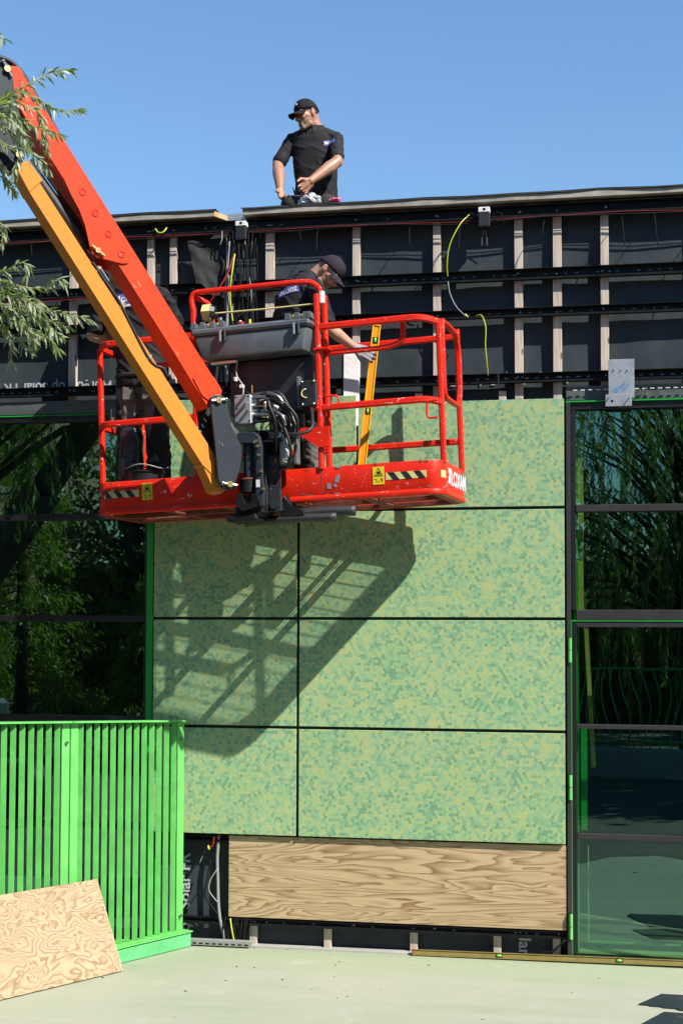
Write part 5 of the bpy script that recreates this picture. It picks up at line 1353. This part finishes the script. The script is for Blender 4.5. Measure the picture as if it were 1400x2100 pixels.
l2 = text_geom('Mont', .074, frame(V(lo_) + xd * .012 + yd * .008, xd, yd), 0, .002); project(l2, sh, (.05, 1, -.12), .0055)
SH = cloth('shirt', local(sh, P2), 'shirt_black', P2)
mk('logo', sub(lg, P2), 'logo_blue', SH, smooth=True); mk('logo_print', sub(l2, P2), 'print_pure', SH)
collar(P2, (-.112, -.482, 4.912), rv, fv + V((0, 0, -.7)), (.62, .02, .78), (.072, .076), .030)
g = G(); LR = [(-.10, -.61, 4.17), (-.035, -.63, 3.80), (-.075, -.61, 3.43)]; LL = [(-.21, -.42, 4.17), (-.13, -.40, 3.80), (-.20, -.40, 3.43)]
for L in (LR, LL): chain(g, [L[0], V(L[0]).lerp(V(L[1]), .5), L[1], V(L[1]).lerp(V(L[2]), .4), L[2]], [.108, .095, .076, .076, .066])
g.bm(hull2((-.12, -.58, 4.19), .115, (-.19, -.45, 4.19), .115))
TR2 = cloth('trousers', local(remesh(g, .010, 3, .006, 8, 3.0, .008), P2), ['trouser_black', 'trouser_grey'], P2, lambda c: 1 if (.18 < c.z < .36 or .62 < c.z < .70) and noise.noise(V((c.x * 9, c.y * 9, c.z * 4))) > -.05 else 0)
g = G(); shoe(g, LR[2] if False else V(LR[2]) - V((0, 0, .0)), (.8, .5, 0)); shoe(g, V(LL[2]), (.8, .5, 0)); cloth('shoes', local(remesh(g, .010, 2), P2), 'boot', P2)
g = G(); g.box((-.02, -.735, 3.93), (.075, -.66, 4.08), .015); g.box((.01, -.72, 4.10), (.07, -.66, 4.16), .01); mk('tool_pouch', sub(g, P2), 'trouser_black', P2)
heads(H, P2, 'cap_aubergine', hairm='stubble')

# ---- worker seen from behind at the other end of the platform
P3 = empty('person', (-1.385, -.42, 3.285)); tag(P3, 'person in work trousers standing with back turned, head hidden behind the boom', 'person')
H = Head((-1.665, -.255, 5.105), (-.30, .86, -.42), (-.22, .35, .9))
SL, SR = V((-1.645, -.425, 4.85)), V((-1.255, -.41, 4.855))
AL = [SL, V((-1.785, -.42, 4.575)), V((-1.60, -.25, 4.545))]; AR = [SR, V((-1.185, -.26, 4.665)), V((-1.30, -.13, 4.56))]
g = G(); H.skin(g); chain(g, [H.p(0, -.03, -.055), (-1.53, -.37, 4.965), (-1.47, -.41, 4.90)], [.056, .060, .07])
for A3 in (AL, AR):
    a, b = A3[1], A3[2]; chain(g, A3, [.054, .050, .030]); chain(g, [a, a.lerp(b, .33), b], [.050, .054, .029])
hand(g, AL[2], (.55, .75, .15), (.4, -.1, .8), (0, .3, 1), (30, 40, 30)); hand(g, AR[2], (-.5, .85, .1), (-.4, -.1, .8), (0, .3, 1), (30, 40, 30))
loft(g, [((-1.40, -.42, 4.25), (.13, 0, 0), (0, .08, 0)), ((-1.45, -.42, 4.80), (.14, 0, 0), (0, .08, 0))])
cloth('body', local(remesh(g, .0062, 3), P3), 'skin_fair', P3)
rx, fx = (1, .02, 0), (-.02, 1, 0)
g = G(); loft(g, torso_rings([(-1.385, -.43, 4.16), (-1.39, -.43, 4.27), (-1.40, -.42, 4.40), (-1.42, -.415, 4.56), (-1.44, -.415, 4.70), (-1.452, -.415, 4.82), (-1.465, -.41, 4.90), (-1.49, -.40, 4.945)], [rx] * 8, [fx] * 8, [.188, .186, .178, .182, .196, .196, .150, .080], [.135, .132, .125, .128, .132, .120, .098, .072]))
for A3, kk in ((AL, .80), (AR, .85)):
    a, b = A3[0], A3[1]; chain(g, [a, a.lerp(b, .4), a.lerp(b, kk)], [.066, .068, .070]); g.bm(hull2(a, .064, V((-1.49, -.40, 4.92)).lerp(a, .25), .052))
sh = remesh(g, .009, 4, .006, 6, 8.0, .012)
xd, yd = V((.98, 0, .14)), V((-.14, 0, .98)); lo_ = (-1.600, -.9, 4.75)
lg = gridquad(lo_, xd, yd, .30, .090, 12); project(lg, sh, (0, 1, 0))
l3 = gridquad(V(lo_) - yd * .018, xd, yd, .30, .017, 12); project(l3, sh, (0, 1, 0))
l2 = text_geom('Mont', .074, frame(V(lo_) + xd * .022 + yd * .024, xd, yd), 0, .0024); project(l2, sh, (0, 1, 0), .0055)
SH = cloth('shirt', local(sh, P3), 'shirt_black', P3)
mk('logo', sub(lg, P3), 'logo_blue', SH, smooth=True); mk('logo_band', sub(l3, P3), 'logo_pale', SH, smooth=True); mk('logo_print', sub(l2, P3), 'print_pure', SH)
collar(P3, (-1.505, -.392, 4.94), rx, fx, (-.3, .15, .95), (.072, .076), .032)
LL = [(-1.475, -.42, 4.17), (-1.492, -.435, 3.78), (-1.505, -.41, 3.385)]; LR = [(-1.295, -.42, 4.17), (-1.262, -.44, 3.78), (-1.25, -.41, 3.385)]
g = G()
for L in (LL, LR): chain(g, [L[0], V(L[0]).lerp(V(L[1]), .5), L[1], V(L[1]).lerp(V(L[2]), .4), L[2]], [.112, .102, .084, .086, .074])
g.bm(hull2((-1.455, -.43, 4.19), .12, (-1.315, -.43, 4.19), .12))
cloth('trousers', local(remesh(g, .010, 3, .007, 8, 6.0, .010), P3), ['trouser_black', 'trouser_grey'], P3,
      lambda c: 1 if (.50 < c.z < .98 and noise.noise(V((c.x * 7 + 3, c.y * 7, c.z * 3))) > -.12) or (.32 < c.z <= .46 and noise.noise(V((c.x * 9, c.y * 9, c.z * 5))) > .0) else 0)
g = G(); shoe(g, LL[2], (-.15, 1, 0)); shoe(g, LR[2], (.15, 1, 0)); cloth('shoes', local(remesh(g, .010, 2), P3), 'boot', P3)
g = G(); g.tube([(-1.385 + .20 * math.cos(t), -.43 + .145 * math.sin(t), 4.245) for t in [i * math.pi / 12 for i in range(25)]], .016, 8); mk('belt', sub(g, P3), 'boot', P3, smooth=True)
for x, z in ((-1.60, 3.93), (-1.20, 3.95)):
    g = G(); g.box((x - .03 if x < -1.4 else x - .045, -.49, z - .09), (x + .045 if x < -1.4 else x + .03, -.39, z + .09), .02); mk('thigh_pocket', sub(g, P3), 'trouser_grey', P3)
for x in (-1.46, -1.31):
    g = G(); g.box((x - .05, -.555, 4.05), (x + .05, -.52, 4.16), .012); mk('back_pocket', sub(g, P3), 'trouser_grey', P3)
heads(H, P3, 'cap_black')

# ---- things on the roof edge beside the kneeling worker
p = V((-.03, -.02, 5.612)); g = G(); random.seed(9)
for k in range(5): g.bm(hull2(p + V((k * .016 - .03, random.uniform(-.01, .01), .012)), .012, p + V((k * .016 - .02, random.uniform(-.01, .02), .018 + random.uniform(0, .014))), .011))
me = remesh(g, .004, 1, .005, 40); [setattr(v, 'co', v.co - p) for v in me.vertices]; me.materials.append(MATS['pink_cloth'])
o = mk('cloth', me, None, smooth=True); o.location = p; tag(o, 'crumpled pink cloth on the roof edge beside the kneeling worker', 'cloth')
p = V((-.225, .06, 5.612)); g = G(); g.ball(p + V((0, 0, .045)), (.075, .05, .05), None, 16); g.ball(p + V((-.05, 0, .03)), (.05, .04, .035), None, 12)
me = remesh(g, .006, 1, .018, 28, 1.0, .012); [setattr(v, 'co', v.co - p) for v in me.vertices]; me.materials.append(MATS['clear_bag'])
o = mk('plastic_bag', me, None, smooth=True); o.location = p; tag(o, 'crumpled grey plastic bag in front of the kneeling worker', 'bag')
p = V((-.455, .62, 5.61)); E_ = empty('bristle_tool', p); tag(E_, 'dark bundle of brush bristles standing on the roof between arm and body', 'brush')
g = G(); g.box((-.035, -.03, 0), (.03, .03, .26), .01); mk('handle', g, 'cap_black', E_)
g = G(); random.seed(4)
for k in range(14): g.tube([(random.uniform(-.03, .03), random.uniform(-.02, .02), .24), (random.uniform(-.04, .05), random.uniform(-.03, .03), .30 + random.uniform(0, .06))], .003, 4)
tag(mk('bristles', g, 'cable_black', E_), kind='stuff')
# ------------------------------------------------------------------ trees
def leaf(g, p, d, n, L, wd, droop=.25):
    d = V(d).normalized(); n = V(n); n = (n - d * n.dot(d)); n = n.normalized() if n.length > 1e-5 else d.orthogonal().normalized(); s = d.cross(n)
    z = V((0, 0, -1)); pts = []
    for t, k in ((0, 0), (.33, 1), (.68, .8), (1, 0)):
        c = p + d * (L * t) + z * (L * droop * t * t) ; pts.append((c, k))
    o = len(g.v)
    g.v += [pts[0][0], pts[1][0] + s * wd, pts[1][0] - s * wd, pts[2][0] + s * wd * .8, pts[2][0] - s * wd * .8, pts[3][0]]
    g.f += [(o, o + 2, o + 1), (o + 1, o + 2, o + 4, o + 3), (o + 3, o + 4, o + 5)]; g.mi += [0] * 3
def rnd(a=1.0): return V((random.gauss(0, a), random.gauss(0, a), random.gauss(0, a)))
def twig(gt, gl, pts, r, step, L, wd, start=0.0, droop=.35, fan=.8):
    P = smoothpath(pts, 6); gt.tube(P, [r * (1 - .75 * i / (len(P) - 1)) for i in range(len(P))], 5)
    acc = 0; side = 1; tot = sum((b - a).length for a, b in zip(P[:-1], P[1:])); run = 0
    for a, b in zip(P[:-1], P[1:]):
        seg = (b - a); l = seg.length; t = seg.normalized()
        while acc < l:
            q = a + t * acc; f = (run + acc) / tot
            if f >= start:
                sd = t.orthogonal().normalized(); sd = Quaternion(t, random.uniform(0, 6.28)) @ sd
                d = t * random.uniform(.5, 1.0) + sd * fan * random.uniform(.5, 1.1) + V((0, 0, -random.uniform(0, .6)))
                leaf(gl, q, d, rnd() + V((.2, -.6, .6)), L * random.uniform(.65, 1.15), wd * random.uniform(.8, 1.2), droop * random.uniform(.2, 1.2))
            acc += step * random.uniform(.6, 1.4)
        acc -= l; run += l
    for k in range(3):
        t = (P[-1] - P[-2]).normalized(); leaf(gl, P[-1], t + rnd(.25), rnd(), L * random.uniform(.6, .95), wd, droop * .5)
def leafobj(name, gl, mat, parent):
    me = bpy.data.meshes.new(name); me.from_pydata([tuple(v) for v in gl.v], [], gl.f); me.materials.append(MATS[mat])
    me.polygons.foreach_set('use_smooth', [True] * len(me.polygons))
    o = bpy.data.objects.new(name, me); COL.objects.link(o); o.parent = parent; tag(o, kind='stuff'); return o
def shift(g, e):
    for v in g.v: v -= e.location
    return g
random.seed(12)
TWIGS = [[(-1.75, -2.8, 5.31), (-1.45, -2.85, 5.43), (-1.27, -2.85, 5.51), (-1.17, -2.8, 5.59), (-1.04, -2.81, 5.6)],
         [(-1.69, -2.91, 5.35), (-1.43, -2.9, 5.41), (-1.31, -2.9, 5.45), (-1.19, -2.9, 5.4), (-1.06, -2.92, 5.32), (-0.95, -2.91, 5.32)],
         [(-1.66, -2.97, 5.28), (-1.4, -2.95, 5.32), (-1.28, -2.95, 5.28), (-1.17, -2.98, 5.21), (-1.06, -2.98, 5.17), (-1.02, -2.99, 5.15)],
         [(-1.59, -3.11, 5.19), (-1.34, -3.08, 5.25), (-1.19, -3.09, 5.12), (-1.15, -3.09, 5.03), (-1.06, -3.06, 4.94)],
         [(-1.67, -2.94, 5.14), (-1.42, -2.96, 5.15), (-1.33, -2.97, 5.11), (-1.28, -2.95, 5.09), (-1.3, -2.96, 4.96)],
         [(-1.6, -2.92, 5.35), (-1.38, -2.94, 5.37), (-1.25, -2.97, 5.35), (-1.16, -2.92, 5.29), (-1.13, -2.93, 5.11)],
         [(-1.68, -2.86, 5.23), (-1.44, -2.87, 5.27), (-1.35, -2.87, 5.22), (-1.28, -2.89, 5.13), (-1.19, -2.86, 5.06)],
         [(-1.69, -2.84, 5.09), (-1.49, -2.81, 5.09), (-1.41, -2.81, 4.97), (-1.36, -2.82, 4.91)],
         [(-1.62, -2.94, 5.88), (-1.48, -2.92, 5.82), (-1.39, -2.94, 5.75)],
         [(-1.62, -2.87, 5.02), (-1.45, -2.83, 4.99), (-1.36, -2.83, 4.89)],
         [(-1.67, -2.96, 5.31), (-1.41, -2.94, 5.34), (-1.31, -2.95, 5.3), (-1.22, -2.96, 5.15)],
         [(-1.61, -3.04, 4.38), (-1.36, -3.02, 4.33), (-1.2, -3.05, 4.28), (-1.1, -3.0, 4.28), (-1.0, -3.04, 4.32), (-0.98, -3.0, 4.31)],
         [(-1.64, -2.98, 4.4), (-1.37, -2.99, 4.38), (-1.25, -3.0, 4.43), (-1.19, -3.0, 4.41), (-1.2, -2.99, 4.37)],
         [(-1.66, -2.94, 4.35), (-1.39, -2.94, 4.32), (-1.22, -2.92, 4.25), (-1.08, -2.9, 4.17), (-0.96, -2.92, 4.14), (-0.86, -2.95, 4.11)],
         [(-1.7, -2.85, 4.29), (-1.44, -2.84, 4.25), (-1.24, -2.88, 4.15), (-1.1, -2.85, 4.12), (-1.0, -2.89, 4.08)],
         [(-1.67, -2.92, 4.18), (-1.4, -2.92, 4.17), (-1.26, -2.88, 4.09), (-1.11, -2.93, 4.02), (-1.05, -2.91, 3.96)],
         [(-1.69, -2.87, 4.17), (-1.45, -2.87, 4.15), (-1.35, -2.83, 4.05), (-1.24, -2.86, 3.96)],
         [(-1.63, -2.92, 4.07), (-1.41, -2.9, 4.1), (-1.34, -2.91, 4.01), (-1.34, -2.88, 3.9)],
         [(-1.59, -3.04, 4.68), (-1.35, -3.1, 4.64), (-1.31, -3.05, 4.61), (-1.31, -3.1, 4.52)],
         [(-1.54, -3.0, 4.27), (-1.29, -3.04, 4.25), (-1.11, -3.04, 4.16), (-1.07, -3.01, 4.03)],
         [(-1.62, -3.01, 4.22), (-1.38, -2.95, 4.26), (-1.16, -3.0, 4.15), (-0.99, -3.01, 4.0)],
         [(-1.63, -2.99, 4.2), (-1.37, -2.98, 4.19), (-1.22, -3.02, 4.1), (-1.15, -3.0, 3.98)]]

WT = empty('willow_tree', (-4.3, -2.4, 0)); tag(WT, 'willow tree reaching its narrow grey green leaves over the boom from the side', 'tree')
g = G(); g.tube(smoothpath([(-4.3, -2.4, 0), (-4.25, -2.38, 1.2), (-4.35, -2.45, 2.6), (-4.2, -2.5, 4.0), (-4.1, -2.6, 5.6), (-3.9, -2.6, 7.2)], 5), [.20 - .16 * i / 25 for i in range(26)], 12); mk('trunk', shift(g, WT), 'bark', WT, smooth=True)
gt, gl = G(), G()
for tw in TWIGS:
    p0 = V(tw[0]); tw2 = [p0 + V((-.55, .06, .10))] + tw if p0.z > 4.8 else [p0 + V((-.55, .06, .12))] + tw
    twig(gt, gl, tw2, .0055, .0085, .070, .0070, .12)
glimb = G()
for z in (4.45, 4.9, 5.45):
    glimb.tube(smoothpath([(-4.15, -2.55, z - .7), (-3.4, -2.75, z - .1), (-2.6, -2.9, z + .1), (-2.1, -2.93, z + .02), (-1.7, -2.95, z - .06)], 5), [.045 - .0018 * i for i in range(21)], 8)
for k in range(70):
    a = random.uniform(0, 6.28); rr = random.uniform(.5, 1.9); z = random.uniform(4.6, 7.2); c = V((-4.2 + rr * math.cos(a), -2.5 + rr * math.sin(a) * .8, z))
    if c.x > -2.15: continue
    b0 = V((-4.15, -2.5, z - .9)); glimb.tube([b0, b0.lerp(c, .5) + V((0, 0, .25)), c], [.025, .018, .008], 5)
    for q in range(3):
        dx = V((random.uniform(-.3, .3), random.uniform(-.3, .3), 0)); L_ = random.uniform(.6, 1.5)
        twig(gt, gl, [c, c + dx * .6 + V((0, 0, -.1)), c + dx + V((0, 0, -L_ * .6)), c + dx * 1.1 + V((0, 0, -L_))], .005, .035, .085, .0075)
mk('limbs', shift(glimb, WT), 'bark', WT, smooth=True); mk('twigs', shift(gt, WT), 'twig', WT, smooth=True); leafobj('crown', shift(gl, WT), 'willow_leaf', WT)

# willow behind the camera, mirrored in the glazing by the door
random.seed(31)
WR = empty('willow_tree', (3.6, -18.0, 0)); tag(WR, 'tall willow tree standing across the yard, mirrored in the glazing beside the door', 'tree')
g = G(); g.tube(smoothpath([(3.6, -18, 0), (3.65, -18, 1.5), (3.5, -17.9, 3.2), (3.6, -18, 5), (3.5, -18, 7)], 5), [.30 - .22 * i / 20 for i in range(21)], 12); mk('trunk', shift(g, WR), 'bark', WR, smooth=True)
gt, gl, glimb = G(), G(), G()
for k in range(430):
    a = random.uniform(0, 6.28); rr = 3.3 * math.sqrt(random.random()); z = 8.2 - .20 * rr * rr + random.uniform(-3.6, .3); c = V((3.2 + rr * math.cos(a), -17.6 + rr * math.sin(a), z))
    if k % 3 == 0: b0 = V((3.55, -18, max(2.5, z - 2))); glimb.tube([b0, b0.lerp(c, .5) + V((0, 0, .4)), c], [.05, .03, .01], 5)
    L_ = random.uniform(1.2, 3.0); dx = V((random.uniform(-.5, .5), random.uniform(-.5, .5), 0))
    twig(gt, gl, [c, c + dx * .5 + V((0, 0, -.15)), c + dx + V((0, 0, -L_ * .6)), c + dx * 1.2 + V((0, 0, -L_))], .006, .028, .13, .011)
mk('limbs', shift(glimb, WR), 'bark', WR, smooth=True); mk('twigs', shift(gt, WR), 'twig', WR, smooth=True); leafobj('crown', shift(gl, WR), 'willow_leaf', WR)

# conifers and a brick house across the yard, mirrored in the other glazing
def conifer(x, y, h, r, label, seed):
    random.seed(seed); E_ = empty('conifer', (x, y, 0)); tag(E_, label, 'tree')
    g = G(); g.tube([(0, 0, 0), (.05, 0, h * .5), (0, 0, h)], [.16, .1, .02], 10); mk('trunk', g, 'bark', E_, smooth=True)
    gl, gb = G(), G()
    for k in range(150):
        z = h * random.uniform(.05, .98); a = random.uniform(0, 6.28); rr = r * (1 - (z / h) ** 1.6) * random.uniform(.55, 1.1) + .1
        tip = V((rr * math.cos(a), rr * math.sin(a), z - .25 * rr)); b0 = V((0, 0, z)); gb.tube([b0, b0.lerp(tip, .6) + V((0, 0, .05)), tip], [.018, .012, .004], 4)
        for q in range(110):
            t = random.random() ** .6; p = b0.lerp(tip, .25 + .8 * t) + rnd(.10); leaf(gl, p, (tip - b0).normalized() * .6 + rnd(.6) + V((0, 0, -.3)), rnd(), random.uniform(.06, .14), random.uniform(.012, .022), .3)
    mk('limbs', gb, 'bark', E_, smooth=True); leafobj('crown', gl, 'conifer_leaf', E_)
conifer(-8.5, -13.6, 7.0, 1.7, 'yellow green conifer across the yard in front of the brick house gable', 41)
conifer(-10.8, -15.4, 8.4, 2.0, 'taller yellow green conifer across the yard beside the brick house wall', 42)
conifer(-5.6, -13.0, 3.4, 1.3, 'low bushy yellow green conifer across the yard', 43)
BH = empty('brick_house', (-17.4, -26, 0)); tag(BH, 'brown brick house with white framed windows across the yard', 'house')
g = G(); g.box((-5, -4, 0), (4.2, 4, 8.6)); mk('wall', g, 'brick_wall', BH)
g = G(); g.prism([(-5.2, 8.6), (4.4, 8.6), (-.4, 11.2)], lambda x, z, o: (x, o, z), -4.2, 4.2); mk('roof', g, 'roofing', BH)
for x in (-3.5, -.8, 1.9):
    for z in (1.0, 4.3):
        g = G(); g.box((x - .55, 4.0, z), (x + .55, 4.06, z + 1.8), .01); f = mk('window', g, 'white_label', BH)
        g = G(); g.box((x - .47, 4.061, z + .08), (x + .47, 4.07, z + 1.72)); mk('pane', g, 'frame_black', f)
# curved bench wall across the yard
g = G(); n = 28; vs = []
prof = [(2.6, 0), (2.6, .42), (2.55, .45), (2.15, .45), (2.1, .42), (2.1, 0)]
for k in range(n + 1):
    a = R(20 + 140 * k / n)
    vs += [V((rr * math.cos(a), rr * math.sin(a), z)) for rr, z in prof]
m = len(prof); g.add(vs, [(k * m + j, k * m + j + 1, (k + 1) * m + j + 1, (k + 1) * m + j) for k in range(n) for j in range(m - 1)] + [tuple(range(m)), tuple(n * m + j for j in range(m))])
o = mk('bench_wall', g, 'mortar_concrete', auto=40); o.location = (3.0, -15.6, 0); tag(o, 'curved concrete bench wall across the yard', 'bench')

RL = empty('curved_railing', (3.0, -15.6, 0)); tag(RL, 'curved green railing of thin wavy bars behind the concrete bench wall', 'railing')
for k in range(30):
    a = R(18 + 144 * k / 29); q = []
    for j in range(9):
        t = j / 8; rr = 1.98 + .12 * math.sin(t * math.pi * 2 + k * .5); aa = a + .05 * math.sin(t * math.pi * 2 + 1 + k * .35); q.append((rr * math.cos(aa), rr * math.sin(aa), 1.75 * t))
    mk('bar', G().tube(smoothpath(q, 3), .012, 6), 'fence_green', RL, smooth=True)
for z in (.55, 1.75): mk('rail', G().tube([(1.98 * math.cos(R(18 + 6 * k)), 1.98 * math.sin(R(18 + 6 * k)), z) for k in range(25)], .02, 6), 'fence_green', RL, smooth=True)

# unseen trees added behind the camera to block sky and bounce light
leafmat('broad_leaf', (.035, .075, .014), (.075, .125, .03), (.09, .13, .06), .3)
def light_block_tree(x, y, h, r, label, seed):
    random.seed(seed); E_ = empty('light_block_tree', (x, y, 0)); tag(E_, label, 'tree', 'trees added to block light round the yard')
    g = G(); g.tube(smoothpath([(0, 0, 0), (.08, .05, h * .3), (-.05, 0, h * .6), (0, 0, h * .85)], 4), [.24 - .016 * i for i in range(13)], 10); mk('trunk', g, 'bark', E_, smooth=True)
    gl, gb = G(), G(); c0 = V((0, 0, h * .64))
    for k in range(60):
        d = rnd().normalized(); tip = c0 + V((d.x * r, d.y * r, d.z * h * .36)) * random.uniform(.55, 1.05); b0 = V((0, 0, min(tip.z - .3, h * .8) * random.uniform(.6, 1)))
        gb.tube([b0, b0.lerp(tip, .5) + V((0, 0, .2)), tip], [.06, .04, .012], 5)
        cs = random.uniform(.45, .85)
        for q in range(95): leaf(gl, tip + rnd(cs * .55), rnd() + V((0, 0, -.3)), rnd() + V((0, 0, .8)), random.uniform(.18, .30) * (h / 10), random.uniform(.06, .10) * (h / 10), .2)
    mk('limbs', gb, 'bark', E_, smooth=True); leafobj('crown', gl, 'broad_leaf', E_)
YT = [(8.5, -14.5, 10, 3.0), (13.5, -12.5, 10.5, 3.2), (13.0, -19, 15, 4.2), (-1.2, -17.5, 8.5, 2.4), (19, -15.5, 12, 3.6), (-2.5, -27.5, 14, 4.0), (11.0, -29, 15, 4.2), (17.5, -9.0, 9.5, 3.0),
      (-9.5, -7.5, 9, 2.8), (-12.5, -3.0, 10, 3.2), (-13.5, -10.5, 12, 3.6), (-9.6, -23.0, 7.0, 2.6), (21, -22, 15, 4.5)]
for i, (x, y, h, r) in enumerate(YT):
    side = 'beside the boom lift chassis' if x < -8 else ('by the hedge' if y < -18 else 'in the paved yard')
    light_block_tree(x, y, h, r, ('tall' if h > 11 else 'low') + ' dark leafy tree added to block light, standing ' + side + ' opposite the facade', 60 + i)
random.seed(77); HG = empty('hedge', (6, -27, 0)); tag(HG, 'long dark clipped hedge added behind the trees to block the bright horizon', 'hedge')  # unseen, added to block horizon light mirrored in the door panes
g = G(); g.box((-34, -.7, 0), (16, .7, 4.2), .2); mk('core', g, 'bark', HG)
gl = G()
for k in range(26000):
    x = random.uniform(-34.2, 16.2); z = random.uniform(.05, 5.0 + .4 * math.sin(x)); y = .75 + random.gauss(0, .16); leaf(gl, V((x, y, z)), rnd(), rnd() + V((0, .6, .4)), random.uniform(.12, .22), random.uniform(.04, .07), .2)
leafobj('foliage', gl, 'broad_leaf', HG)
